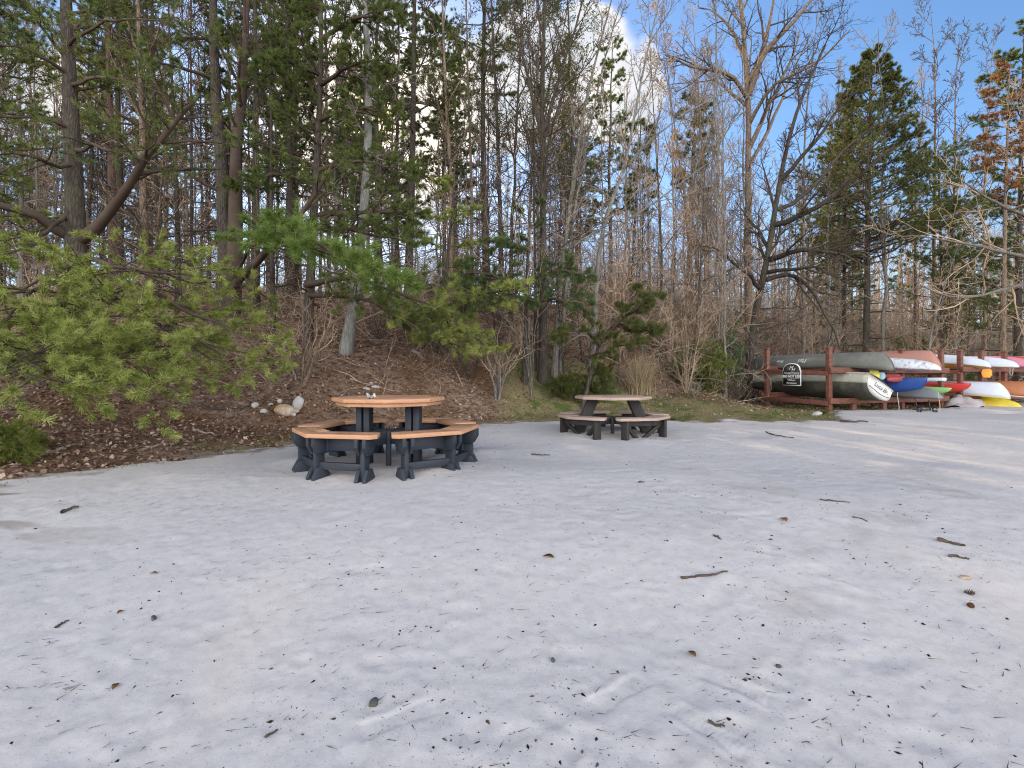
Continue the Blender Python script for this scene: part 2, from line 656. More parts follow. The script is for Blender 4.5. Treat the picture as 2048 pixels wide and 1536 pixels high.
nt.links.new(mp.outputs[0], nz2.inputs['Vector'])
cover = wmath('MULTIPLY_ADD', nz.outputs['Fac'], 1.25, -0.75)


def blob(u, v, rad_deg, gain):
    """a heap of cloud in the direction of photo pixel (u, v)"""
    global cover
    d = Vector(P(u, v, 10.0)) - Vector((0, 0, ZC))
    d.normalize()
    dt = wn('ShaderNodeVectorMath', operation='DOT_PRODUCT')
    nt.links.new(tc.outputs['Generated'], dt.inputs[0])
    dt.inputs[1].default_value = d
    c0 = math.cos(R_(rad_deg))
    mr = wn('ShaderNodeMapRange', interpolation_type='SMOOTHSTEP')
    nt.links.new(dt.outputs['Value'], mr.inputs['Value'])
    mr.inputs['From Min'].default_value = c0
    mr.inputs['From Max'].default_value = 1 - (1 - c0) * 0.25
    mr.inputs['To Min'].default_value = 0
    mr.inputs['To Max'].default_value = gain
    cover = wmath('ADD', cover, mr.outputs['Result'])


for a in ((1110, 130, 8, .50), (1215, 140, 7, .48), (1010, 180, 6.5, .38), (1270, 235, 5, .28), (760, 260, 12, .28),
          (900, 330, 12, .16), (560, 300, 8, .14), (230, 190, 6, .20), (20, 180, 6, .24), (1050, 330, 9, .06),
          (1700, 40, 18, -.25), (1500, 200, 15, -.2), (1180, 15, 7, -.25)):
    blob(*a)
# unseen bright cloud bank added low behind the viewer as fill light
back = wn('ShaderNodeMapRange', interpolation_type='SMOOTHSTEP')
nt.links.new(sep.outputs['Y'], back.inputs['Value'])
back.inputs['From Min'].default_value = 0.15
back.inputs['From Max'].default_value = -0.45
back.inputs['To Max'].default_value = 0.5
lowb = wn('ShaderNodeMapRange', interpolation_type='SMOOTHSTEP')
nt.links.new(sep.outputs['Z'], lowb.inputs['Value'])
lowb.inputs['From Min'].default_value = 0.75
lowb.inputs['From Max'].default_value = 0.35
cover = wmath('ADD', cover, wmath('MULTIPLY', back.outputs['Result'], lowb.outputs['Result']))
mask = wn('ShaderNodeMapRange', interpolation_type='SMOOTHSTEP')
nt.links.new(cover, mask.inputs['Value'])
mask.inputs['From Min'].default_value = -0.01
mask.inputs['From Max'].default_value = 0.22
cr = wn('ShaderNodeValToRGB')
cr.color_ramp.elements[0].position = 0.3
cr.color_ramp.elements[0].color = (0.62, 0.68, 0.80, 1)
cr.color_ramp.elements[1].position = 0.62
cr.color_ramp.elements[1].color = (1.0, 0.985, 0.96, 1)
nt.links.new(nz2.outputs['Fac'], cr.inputs['Fac'])
bg_cl = wn('ShaderNodeBackground')
lit = wn('ShaderNodeMapRange', interpolation_type='SMOOTHSTEP')      # added clouds behind the viewer boosted to fill the shade
nt.links.new(sep.outputs['Y'], lit.inputs['Value'])
lit.inputs['From Min'].default_value = 0.3
lit.inputs['From Max'].default_value = -0.4
lit.inputs['To Min'].default_value = CLOUD_FRONT
lit.inputs['To Max'].default_value = CLOUD_FILL
nt.links.new(lit.outputs['Result'], bg_cl.inputs['Strength'])
nt.links.new(cr.outputs['Color'], bg_cl.inputs['Color'])
mx = wn('ShaderNodeMixShader')
nt.links.new(mask.outputs['Result'], mx.inputs[0])
nt.links.new(bg_sky.outputs[0], mx.inputs[1])
nt.links.new(bg_cl.outputs[0], mx.inputs[2])
# warm glare of thin cloud round the sun
sdt = wn('ShaderNodeVectorMath', operation='DOT_PRODUCT')
nt.links.new(tc.outputs['Generated'], sdt.inputs[0])
sdt.inputs[1].default_value = sdir
glow = None
for deg, gain, colr_ in ((13, .55, (1.0, .80, .52, 1)), (3.2, 3.0, (1.0, .74, .36, 1)), (1.0, 9.0, (1.0, .80, .5, 1))):
    gm = wn('ShaderNodeMapRange', interpolation_type='SMOOTHSTEP')
    nt.links.new(sdt.outputs['Value'], gm.inputs['Value'])
    gm.inputs['From Min'].default_value = math.cos(R_(deg))
    gm.inputs['From Max'].default_value = 1.0
    gm.inputs['To Max'].default_value = gain
    gb = wn('ShaderNodeBackground')
    gb.inputs['Color'].default_value = colr_
    nt.links.new(gm.outputs['Result'], gb.inputs['Strength'])
    ad = wn('ShaderNodeAddShader')
    nt.links.new((glow or mx).outputs[0], ad.inputs[0])
    nt.links.new(gb.outputs[0], ad.inputs[1])
    glow = ad
wo = wn('ShaderNodeOutputWorld')
nt.links.new(glow.outputs[0], wo.inputs['Surface'])

SC.view_settings.view_transform = 'Standard'
SC.view_settings.look = 'None'
SC.view_settings.exposure = 0.82
SC.view_settings.gamma = 1.0
SC.cycles.use_denoising = True
SC.cycles.denoising_prefilter = 'NONE'
SC.cycles.filter_width = 1.1
SC.cycles.max_bounces = 6
SC.cycles.diffuse_bounces = 4
SC.cycles.transmission_bounces = 3
SC.cycles.sample_clamp_indirect = 6.0

# ================================================================== forest floor (one sheet to the horizon)
def grid_faces(nr, nc):
    r, c = np.meshgrid(np.arange(nr - 1), np.arange(nc - 1), indexing='ij')
    a = (r * nc + c).ravel()
    return np.stack([a, a + 1, a + nc + 1, a + nc], -1)


gy = np.concatenate([-np.geomspace(400, 2, 18), np.linspace(-1.5, 3, 12), np.linspace(3.1, 26, 230), np.linspace(26.3, 60, 90), np.geomspace(62, 1500, 24)])
gxs = np.concatenate([-np.geomspace(1500, 32, 18), np.linspace(-30, -12.2, 60), np.linspace(-12, 22, 330), np.linspace(22.3, 60, 60), np.geomspace(64, 1500, 18)])
GX, GY = np.meshgrid(gxs, gy)
GZ = ground(GX, GY)
_sd = (edge_y(GX) - GY)
GZ = GZ - 0.16 * sstep(0.9, 1.6, _sd)
sd = GY - edge_y(GX)                         # > 0 behind the sand
grassy = sstep(-1.2, 0.6, GX) * (1 - sstep(9.5, 12, GX)) * (1 - sstep(2.2, 4.6, sd + fbm(GX, GY, .6, 3) * 2))
grassy = np.maximum(grassy, 0.55 * sstep(7.5, 9, GX) * (1 - sstep(2.5, 4.5, sd)))
t = NT('forest_floor_soil')
vo = t.obj()
big = t.noise(0.8, 4, .6, vo)
fine = t.noise(9, 6, .7, vo)
vf = t.noise(45, 4, .7, vo)
soil = t.ramp(fine, [(0.3, (0.07, 0.044, 0.031)), (0.5, (0.20, 0.13, 0.093)), (0.7, (0.36, 0.26, 0.195))])
soil = t.mix(t.maprange(big, .4, .65), soil, (0.15, 0.085, 0.045))
gr = t.ramp(vf, [(0.3, (0.11, 0.085, 0.05)), (0.55, (0.235, 0.19, 0.10)), (0.75, (0.36, 0.285, 0.175))])
gr = t.mix(t.maprange(t.noise(2.2, 4, .6, vo), .48, .62), gr, (0.09, 0.115, 0.03))
colr = t.mix(t.maprange(t.math('ADD', t.attr('grassy'), t.math('MULTIPLY_ADD', fine, .5, -.25)), .3, .7), soil, gr)
h = t.math('ADD', fine, t.math('MULTIPLY', vf, .4))
t.principled(colr, 0.95, t.bump(h, 0.9, 0.04), 0.1)
forest_floor = mk('ground', np.stack([GX, GY, GZ], -1).reshape(-1, 3), [grid_faces(*GX.shape)], t.m, None, True,
                  {'grassy': grassy.ravel()})
tag(forest_floor, kind='structure')

# ================================================================== sand
NRW, NCL = 800, 760
ys = np.geomspace(0.55, 27, NRW)
wk = np.linspace(-1, 1, NCL)
wk = wk * (1.25 + 0.35 * wk ** 2)
SY = np.repeat(ys[:, None], NCL, 1)
SX = wk[None] * (SY + 0.7)


def sand_edge(x, y):
    """metres inside the sand (positive) with a ragged edge"""
    d = (edge_y(x) - y) * np.interp(x, [-60, -6, -2, 0, 7, 9, 60], [.6, .65, .75, .9, 1, .9, .8])
    return d + fbm(x, y, 0.7, 3) * 0.65 + fbm(x, y, 3.0, 3, 7) * 0.46


def sand_relief(x, y):
    return fbm(x, y, 0.55, 2, 3) * 0.07 + fbm(x, y, 2.6, 3, 9) * 0.006 + fbm(x, y, 9.0, 3, 21) * 0.005


SD = sand_edge(SX, SY)
SZ = ground(SX, SY) + sand_relief(SX, SY) * sstep(0, 1.5, SD) + np.clip(SD, -1.2, 0.35) * 0.10 + 0.012
rgs = np.random.default_rng(77)


def dimple(cx, cy, rx, ry, rot, depth, rim=0.35):
    i0, i1 = np.searchsorted(ys, [cy - 2.2 * max(rx, ry), cy + 2.2 * max(rx, ry)])
    if i1 <= i0:
        return
    dx, dy = SX[i0:i1] - cx, SY[i0:i1] - cy
    a = dx * math.cos(rot) + dy * math.sin(rot)
    b = -dx * math.sin(rot) + dy * math.cos(rot)
    q = (a / rx) ** 2 + (b / ry) ** 2
    SZ[i0:i1] += depth * (-np.exp(-q * 1.6) + rim * np.exp(-((np.sqrt(q) - 1.35) / 0.4) ** 2))


for k in range(620):                      # trampled sand, busiest towards the racks and in front
    y = float(np.exp(rgs.uniform(math.log(1.3), math.log(16))))
    x = rgs.normal(0.35, 0.55) * y if rgs.random() < .8 else rgs.uniform(-1, 1) * y
    s = rgs.uniform(0.035, 0.085)
    dimple(x, y, s * rgs.uniform(1.0, 2.2), s, rgs.uniform(0, PI), rgs.uniform(0.001, 0.005))


def shoe_print(u, v, rot, ln=0.29):
    p = at(u, v)
    cx, cy = p[0], p[1]
    i0, i1 = np.searchsorted(ys, [cy - .35, cy + .35])
    dx, dy = SX[i0:i1] - cx, SY[i0:i1] - cy
    a = dx * math.cos(rot) + dy * math.sin(rot)
    b = -dx * math.sin(rot) + dy * math.cos(rot)
    wd = 0.048 - 0.012 * np.exp(-((a + .02) / .05) ** 2)
    ins = sstep(1.15, .9, np.abs(a) / (ln / 2)) * sstep(1.2, .85, np.abs(b) / wd)
    SZ[i0:i1] += -0.003 * ins + ins * 0.0007 * np.sin(a * 2 * PI / 0.024 + np.abs(b) * 60)
    SZ[i0:i1] += 0.0025 * np.exp(-((b - wd - .02) / .018) ** 2) * sstep(1.1, .6, np.abs(a) / (ln / 2))


shoe_print(1240, 1420, 0.62)
shoe_print(795, 1480, 0.5)
shoe_print(1470, 1400, 2.5)
shoe_print(1420, 1500, 2.3)
shoe_print(1690, 1180, 2.4)
for (u, v, r, hgt) in ((700, 955, .5, .05), (845, 952, .4, .06), (885, 930, .35, .06), (960, 915, .4, .05), (610, 930, .35, .04), (1300, 888, .4, .04), (1165, 878, .3, .03)):
    p = at(u, v)
    SZ += hgt * np.exp(-((SX - p[0]) ** 2 + (SY - p[1]) ** 2) / (r * r) * 1.5)

t = NT('white_sand')
vo = t.obj()
grain = t.noise(160, 3, .7, vo)
mid = t.noise(16, 6, .65, vo)
big = t.noise(1.3, 5, .6, vo)
c = t.ramp(mid, [(0.25, (0.475, 0.43, 0.395)), (0.55, (0.555, 0.51, 0.48))])
c = t.mix(t.maprange(big, .5, .72, 0, .35), c, (0.49, 0.44, 0.395))
c = t.mix(t.maprange(t.attr('dirt'), .0, 1.0, 0, .85), c, (0.17, 0.115, 0.08))
speck = t.maprange(t.noise(95, 2, .5, vo), .66, .72)
c = t.mix(t.math('MULTIPLY', speck, .55), c, (0.24, 0.20, 0.17))
hh = t.math('ADD', t.math('MULTIPLY', grain, .10), t.math('MULTIPLY', mid, .4))
t.principled(c, 0.95, t.bump(hh, 0.55, 0.012), 0.1)
dirt = sstep(0.55, -0.05, SD + fbm(SX, SY, 5, 3, 31) * .5)
wisps = sstep(.13, .36, fbm(SX * .55 + SY * .2, SY * 1.5, 2.4, 4, 41)) * sstep(-.45, -1.0, SX / (SY + .7)) * sstep(2.6, 4.5, SY)
dirt = np.maximum(dirt, .9 * wisps)
blot = sstep(.26, .5, fbm(SX, SY, 1.7, 4, 55)) * sstep(.0, .5, SX / (SY + .7)) * .30
dirt = np.maximum(dirt, blot)
keepv = (SD > -0.5).ravel()
F = grid_faces(NRW, NCL)
F = F[keepv[F].all(1)]
used = np.zeros(NRW * NCL, bool)
used[F.ravel()] = True
remap = np.cumsum(used) - 1
Vs = np.stack([SX, SY, SZ], -1).reshape(-1, 3)
sand = mk('sand', Vs[used], [remap[F]], t.m, None, True, {'dirt': dirt.ravel()[used]})
tag(sand, kind='structure')


def sand_z(x, y):
    x, y = np.asarray(x, float), np.asarray(y, float)
    i = np.clip(np.round(np.interp(y, ys, np.arange(NRW))).astype(int), 0, NRW - 1)
    j = np.clip(np.round(np.interp(x / (ys[i] + .7), wk, np.arange(NCL))).astype(int), 0, NCL - 1)
    return np.maximum(SZ[i, j], np.where(SD[i, j] < 0.05, ground(x, y), -9))


def on_floor(u, v):
    p = at(u, v)
    p[2] = float(sand_z(p[0], p[1])) if sand_edge(p[0], p[1]) > -.3 else p[2]
    return p


# dark flecks, bits of bark and needles strewn over the sand: uncountable
b = Buf()
N = 6800
fy = np.exp(rgs.uniform(math.log(1.35), math.log(15), N))
fx = np.where(rgs.random(N) < .62, rgs.normal(.30, .5, N), rgs.uniform(-1.1, 1.15, N)) * fy
cl = np.nonzero(rgs.random(N) < .35)[0]         # gathered in the hollows
seedp = rgs.integers(0, N, 130)
pick = seedp[rgs.integers(0, 130, len(cl))]
fx[cl] = fx[pick] + rgs.normal(0, .07, len(cl)) * (1 + fy[pick] * .12)
fy[cl] = fy[pick] + rgs.normal(0, .06, len(cl)) * (1 + fy[pick] * .12)
ok = (sand_edge(fx, fy) > .1) & (fy > 1)
fx, fy = fx[ok], fy[ok]
fz = sand_z(fx, fy)
n = len(fx)
L = np.where(rgs.random(n) < .86, rgs.uniform(.0016, .0055, n), rgs.uniform(.0055, .016, n)) * (1 + .05 * fy)
wd = L * rgs.uniform(.25, .75, n)
a = rgs.uniform(0, 2 * PI, n)
ca, sa = np.cos(a), np.sin(a)
c0 = np.stack([fx, fy, fz - .001], -1)
dx = np.stack([ca, sa, np.zeros(n)], -1) * L[:, None]
dy = np.stack([-sa, ca, np.zeros(n)], -1) * wd[:, None]
top = c0 + np.array([0, 0, 1.0]) * (wd * .5 + .002)[:, None]
jr = lambda: rgs.uniform(.45, 1.25, (n, 1))
V = np.stack([c0 - dx * jr() + dy * jr() * .4, c0 - dy * jr(), c0 + dx * jr(), c0 + dy * jr() + dx * jr() * .3, top], 1).reshape(-1, 3)
q = np.arange(n)[:, None] * 5
F = np.concatenate([q + np.array([[0, 1, 4]]), q + np.array([[1, 2, 4]]), q + np.array([[2, 3, 4]]), q + np.array([[3, 0, 4]])])
b.add(V, F, np.repeat(np.clip(rgs.normal(.4, .28, n), 0, 1), 5))
# thin pine needles and grass wisps, mostly by the left edge
m = 5200
wy = rgs.uniform(2.2, 9, m)
wx = -wy * rgs.beta(4, 1.6, m) * 1.15 + rgs.uniform(-.3, .3, m)
far = rgs.random(m) < .35
wy = np.where(far, np.exp(rgs.uniform(math.log(1.4), math.log(13), m)), wy)
wx = np.where(far, rgs.uniform(-1, 1.1, m) * wy, wx)
ok = (sand_edge(wx, wy) > .0) & (~far | (rgs.random(m) < .5)) & (far | (fbm(wx * .6, wy * 1.4, 1.6, 3, 61) > .08))
wx, wy = wx[ok], wy[ok]
m = len(wx)
a = rgs.normal(.25, .6, m)
L = rgs.uniform(.02, .07, m)
d = np.stack([np.cos(a), np.sin(a), np.zeros(m)], -1) * L[:, None]
s = np.stack([-np.sin(a), np.cos(a), np.zeros(m)], -1) * .0022
c0 = np.stack([wx, wy, sand_z(wx, wy) + .003], -1)
V = np.stack([c0 - d / 2 - s, c0 - d / 2 + s, c0 + d / 2 + np.array([0, 0, .004])], 1).reshape(-1, 3)
b.add(V, np.arange(3 * m).reshape(-1, 3), np.repeat(np.clip(rgs.normal(.6, .25, m), 0, 1), 3))
o = b.build('sand_debris', M['debris'])
tag(o, 'fine dark bits of bark and needles strewn over the white sand', 'debris', kind='stuff')

# leaf litter on the forest floor: uncountable
b = Buf()
N = 120000
ly = 4.5 + 28 * rgs.beta(1.15, 2.6, N)
lx = rgs.uniform(-1.15, 1.15, N) * ly
inside = sand_edge(lx, ly)
gpatch = sstep(-.6, .8, lx) * (1 - sstep(8, 9.5, lx)) * (1 - sstep(2.0, 3.6, ly - edge_y(lx)))
ok = (inside < np.where(rgs.random(N) < .25, rgs.exponential(.22, N), .12 - rgs.exponential(.3, N))) & (rgs.random(N) > gpatch * .88)
lx, ly = lx[ok], ly[ok]
n = len(lx)
lz = ground(lx, ly) + rgs.uniform(.004, .03, n)
c0 = np.stack([lx, ly, lz], -1)
d = nrm(np.stack([rgs.normal(0, 1, n), rgs.normal(0, 1, n), rgs.normal(.1, .45, n)], -1))
s = nrm(np.cross(d, np.stack([rgs.normal(0, .5, n), rgs.normal(0, .5, n), np.ones(n)], -1)))
ln = rgs.uniform(.03, .085, n)[:, None] * (1 + .012 * ly[:, None])
wdt = ln * rgs.uniform(.15, .38, (n, 1))
up = np.array([0, 0, .3])
V = np.stack([c0 - d * ln / 2, c0 + s * wdt + up * ln * .3, c0 + d * ln / 2, c0 - s * wdt + up * ln * .3], 1).reshape(-1, 3)
b.add(V, np.arange(4 * n).reshape(-1, 4), np.repeat(np.clip(rgs.normal(.45, .27, n), 0, 1), 4))
o = b.build('leaf_litter', M['litter'])
tag(o, 'brown fallen leaves and needles covering the forest floor', 'leaf litter', kind='stuff')

# short grass along the far edge of the sand
b = Buf()
N = 60000
ggx = rgs.uniform(-1.6, 11.5, N)
ggy = edge_y(ggx) + rgs.uniform(-.5, 4.4, N)
dens = sstep(-1.6, .4, ggx) * (1 - sstep(3.0, 4.4, ggy - edge_y(ggx)))
ok = (sand_edge(ggx, ggy) < .12) & (rgs.random(N) < dens * (.45 + 1.3 * np.clip(fbm(ggx, ggy, 1.2, 3, 71) + .1, 0, 1)))
# green sprigs at the left rim of the sand
lgx = rgs.uniform(-7.5, -3.4, 9000)
lgy = edge_y(lgx) + rgs.normal(.1, .35, 9000)
lk = (fbm(lgx, lgy, 1.5, 3, 81) > .12)
ggx, ggy = np.r_[ggx[ok], lgx[lk]], np.r_[ggy[ok], lgy[lk]]
n = len(ggx)
gz = np.where(sand_edge(ggx, ggy) > -.2, sand_z(ggx, ggy), ground(ggx, ggy))
c0 = np.stack([ggx, ggy, gz - .004], -1)
lean = np.stack([rgs.normal(0, .5, n), rgs.normal(0, .5, n), np.ones(n)], -1)
hgt = rgs.uniform(.02, .07, n)[:, None]
sd_ = nrm(np.stack([rgs.normal(0, 1, n), rgs.normal(0, .5, n), np.zeros(n)], -1)) * .0035
V = np.stack([c0 - sd_, c0 + sd_, c0 + lean * hgt], 1).reshape(-1, 3)
b.add(V, np.arange(3 * n).reshape(-1, 3), np.repeat(np.clip(.45 + fbm(ggx, ggy, .9, 2, 91) * .7 + rgs.normal(0, .15, n), 0, 1), 3))
o = b.build('grass', M['grass'])
tag(o, 'short olive green grass along the far edge of the sand', 'grass', kind='stuff')


# ------------------------------------------------------------------ single sticks, leaves, stones on the sand
def stick(name, pts_px, r, label, mat='stick', group=None, lift=0.6, fork=False, cat='stick'):
    pts = np.array([on_floor(u, v) for u, v in pts_px])
    pts[:, 2] += r * lift
    K = 12
    q = resample(pts, K, r * .35, rgs)
    o0 = q.mean(0)
    bb = Buf()
    tubes(bb, q - o0, r * (1 - .55 * np.linspace(0, 1, K)) * rgs.uniform(.85, 1.15, K), 7)
    if fork:
        c, cr_ = sprout(rgs, (q - o0)[None], np.full((1, K), r), 2, (.3, .8), (30, 50), (.25, .4), 5, .03, .1, .6, r * .3)
        tubes(bb, c, cr_, 5)
    o = bb.build(name, M[mat], None, True)
    o.location = o0
    return tag(o, label, cat, group)


def blobrock(name, u, v, size, label, mat, cat='stone', group=None, sink=.25, loc=None, seed=0):
    """an irregular stone; size = (w, d, h) in metres"""
    rr = np.random.default_rng(int(u * 7 + v))
    nu, nv = 18, 11
    th = np.linspace(0, PI, nv)[:, None]
    ph = np.linspace(0, 2 * PI, nu, endpoint=False)[None]
    V = np.stack([np.sin(th) * np.cos(ph), np.sin(th) * np.sin(ph), np.cos(th) * np.ones_like(ph)], -1)
    for k in range(9):                     # flat facets cut off a ball
        d = nrm(rr.normal(0, 1, 3))
        h = rr.uniform(.62, .9)
        s_ = V @ d
        V = V - np.clip(s_ - h, 0, None)[..., None] * d * .9
    V = V.reshape(-1, 3) * np.asarray(size) / 2
    Fq = []
    for i in range(nv - 1):
        for j in range(nu):
            Fq.append([i * nu + j, (i + 1) * nu + j, (i + 1) * nu + (j + 1) % nu, i * nu + (j + 1) % nu])
    bb = Buf().add(V, np.array(Fq))
    o = bb.build(name, M[mat], None, True)
    p = on_floor(u, v) if loc is None else np.asarray(loc, float)
    o.location = (p[0], p[1], p[2] + size[2] * (.5 - sink))
    o.rotation_euler = (rr.normal(0, .15), rr.normal(0, .15), rr.uniform(0, 6))
    return tag(o, label, cat, group)


def leaf(u, v, ln, label, mat='leaf_brown', tint=.6):
    p = on_floor(u, v)
    n = 9
    x = np.linspace(0, 1, n)
    wv = np.sin(PI * x ** .8) * .28 + .01
    curl = .25 * np.sin(PI * x)
    V = np.concatenate([np.stack([x - .5, wv, curl * .5 + .12 * wv], -1), np.stack([x - .5, 0 * wv, curl * .5], -1), np.stack([x - .5, -wv, curl * .5 + .2 * wv], -1)]) * ln
    Fq = [[i, i + 1, n + i + 1, n + i] for i in range(n - 1)] + [[n + i, n + i + 1, 2 * n + i + 1, 2 * n + i] for i in range(n - 1)]
    bb = Buf().add(V, np.array(Fq), tint)
    o = bb.build('fallen_leaf', M[mat], None, True)
    s_ = o.modifiers.new('solid', 'SOLIDIFY')
    s_.thickness = .002
    o.location = (p[0], p[1], p[2] + .004)
    o.rotation_euler = (0, 0, rgs.uniform(0, 6))
    return tag(o, label, 'leaf')


def pine_cone(u, v, ln, label):
    p = on_floor(u, v)
    bb = Buf()
    for k in range(46):
        s = k / 45
        a_ = k * 2.39996
        r = ln * .36 * math.sin(PI * (0.12 + .86 * s)) ** .8
        z0 = (s - .5) * ln
        d = np.array([math.cos(a_), math.sin(a_), .5])
        e = np.array([-math.sin(a_), math.cos(a_), 0]) * ln * .1
        c_ = np.array([0, 0, z0])
        bb.add([c_ + d * r * .2 - e * .6, c_ + d * r * .2 + e * .6, c_ + d * r + e, c_ + d * r + np.array([0, 0, -.05 * ln]), c_ + d * r - e], [[0, 1, 2], [0, 2, 3], [0, 3, 4]], .35 + .4 * (k % 3) / 3)
    o = bb.build('pine_cone', M['leaf_brown'])
    o.location = (p[0], p[1], p[2] + ln * .22)
    o.rotation_euler = (1.45, 0, rgs.uniform(0, 6))
    return tag(o, label, 'pine cone')


stick('stick', [(1362, 1181), (1400, 1179), (1430, 1176), (1455, 1170)], .009, 'crooked dark stick lying alone on the open sand in front of the pale picnic table')
stick('stick', [(1876, 1107), (1900, 1112), (1930, 1119)], .014, 'thick dark stick on the sand far right, upper of a pair')
stick('stick', [(1897, 1137), (1915, 1140), (1938, 1143)], .011, 'short dark stick on the sand far right, lower of a pair')
stick('stick', [(122, 1041), (140, 1035), (158, 1029)], .016, 'stubby brown stick on the sand near the left edge')
stick('stick', [(112, 1279), (125, 1271), (138, 1263)], .008, 'short straight twig slanting on the empty sand at lower left')
stick('stick', [(531, 1519), (543, 1508), (556, 1495)], .006, 'thin dark twig at the bottom of the sand, left of the grey stone')
stick('stick', [(1640, 1022), (1665, 1026), (1700, 1027)], .007, 'long thin twig lying flat on the sand between the stick pair and the pale table', lift=1)
stick('stick', [(1063, 916), (1085, 917), (1100, 917)], .012, 'straight stick on the sand between the two picnic tables')
stick('stick', [(1705, 1058), (1720, 1061), (1735, 1066)], .006, 'small thin twig on the sand right of the round brown leaf')
stick('stick', [(1416, 1482), (1432, 1490), (1450, 1494)], .007, 'forked dark twig at the bottom of the sand by the shoe prints', fork=True)
stick('stick', [(1532, 872), (1550, 880), (1588, 885)], .012, 'thin bent branch on the sand before the grass right of the pale table')
stick('stick', [(1680, 849), (1705, 850), (1735, 850)], .03, 'low weathered branch at the sand edge before the rack')
stick('stick', [(1427, 1097), (1434, 1101), (1442, 1106)], .008, 'tiny straight twig above the crooked stick')
stick('stick', [(60, 918), (110, 905), (150, 892)], .03, 'old brown branch lying in the leaf litter at the left rim of the sand', 'stick_pale')
stick('stick', [(275, 905), (300, 898), (327, 889)], .022, 'bleached grey branch at the sand edge left of the orange table', 'stick_pale')
stick('stick', [(388, 862), (410, 869), (432, 872)], .025, 'short pale branch lying in the brown litter left of the orange table', 'stick_pale')
stick('stick', [(365, 808), (430, 822), (505, 812)], .035, 'long dark fallen branch below the drooping pine boughs', 'stick')
stick('stick', [(700, 760), (760, 778), (800, 786)], .02, 'slender pale fallen branch just behind the orange tabletop', 'stick_pale')
stick('stick', [(824, 703), (835, 712), (850, 722)], .05, 'pale broken log lying on the slope above the orange table', 'stick_pale')
leaf(1567, 1062, .085, 'round orange-brown leaf on the open sand before the grass patch', 'leaf_orange', .3)
leaf(1097, 1141, .075, 'russet leaf on the middle of the sand between the two tables', 'leaf_orange', .1)
leaf(1283, 979, .07, 'small tan leaf on the sand below the pale picnic table')
leaf(1384, 1332, .05, 'curled brown leaf on the sand above the lower shoe prints')
leaf(230, 1407, .045, 'small yellow-brown leaf at lower left of the sand', 'leaf_brown', .8)
leaf(240, 1246, .04, 'tiny brown leaf beside the dark fragment at lower left', 'leaf_brown', .7)
leaf(308, 1168, .045, 'single tan leaf on the smooth sand at left', 'leaf_brown', .8)
pine_cone(1939, 1212, .05, 'upper brown pine cone on the trampled sand at right')
pine_cone(1941, 1238, .045, 'lower brown pine cone on the trampled sand at right')
blobrock('stone', 748, 1450, (.055, .04, .025), 'flat grey stone at the bottom centre of the sand', 'rock_dark')
blobrock('stone', 307, 1258, (.05, .03, .02), 'black angular fragment on the empty sand at lower left', 'rock_dark')
blobrock('stone', 1557, 1356, (.028, .022, .018), 'small dark pebble among the lower right shoe prints', 'rock_dark')
blobrock('stone', 1106, 1354, (.03, .025, .02), 'round dark pebble on the lower middle of the sand', 'rock_dark')
blobrock('stone', 1929, 1180, (.06, .05, .03), 'tan lump of earth on the trampled sand at far right', 'rock_tan')
# rocks
blobrock('rock', 569, 829, (.36, .26, .22), 'rounded rock half white half rusty tan, largest in the rock group left of the table', 'rock_tan')
blobrock('rock', 596, 822, (.20, .16, .32), 'upright pale rock behind the multi-stemmed sapling', 'rock', sink=.1)
blobrock('rock', 584, 825, (.24, .2, .12), 'flat yellowish rock between the rounded rock and the upright rock', 'rock_tan')
blobrock('rock', 528, 826, (.14, .12, .1), 'small bluish white rock left of the rounded tan rock', 'rock')
blobrock('rock', 559, 806, (.11, .1, .09), 'small white rock above the rounded tan rock', 'rock')
blobrock('rock', 541, 812, (.11, .08, .06), 'little flat cream rock above the bluish white one', 'rock')
blobrock('rock', 511, 815, (.15, .12, .12), 'grey knobbly rock, farthest left of the rock group', 'rock')
blobrock('rock', 586, 832, (.13, .1, .08), 'small pale rock at the foot of the sapling stems', 'rock')
blobrock('rock', 1633, 832, (.34, .28, .15), 'white rounded rock in the grass in front of the rack end post', 'rock')
for (u_, v_, sz_, lb_) in ((733, 779, (.16, .12, .07), 'low whitish stone on the slope behind the crumpled wrapper'), (751, 776, (.20, .14, .09), 'lumpy whitish stone on the slope, right of the stone behind the wrapper'), (742, 768, (.11, .09, .06), 'small whitish stone uphill of the two stones behind the tabletop')):
    blobrock('rock', u_, v_, sz_, lb_, 'rock', sink=.45)
blobrock('rock', 920, 810, (.07, .06, .04), 'tiny white stone on the grass right of the orange table', 'rock')

# ================================================================== picnic tables
def rotz(a):
    c, s = math.cos(a), math.sin(a)
    Mx = np.eye(4)
    Mx[:2, :2] = [[c, -s], [s, c]]
    return Mx


def pol(r, deg):
    return np.array([r * math.cos(R_(deg)), r * math.sin(R_(deg))])


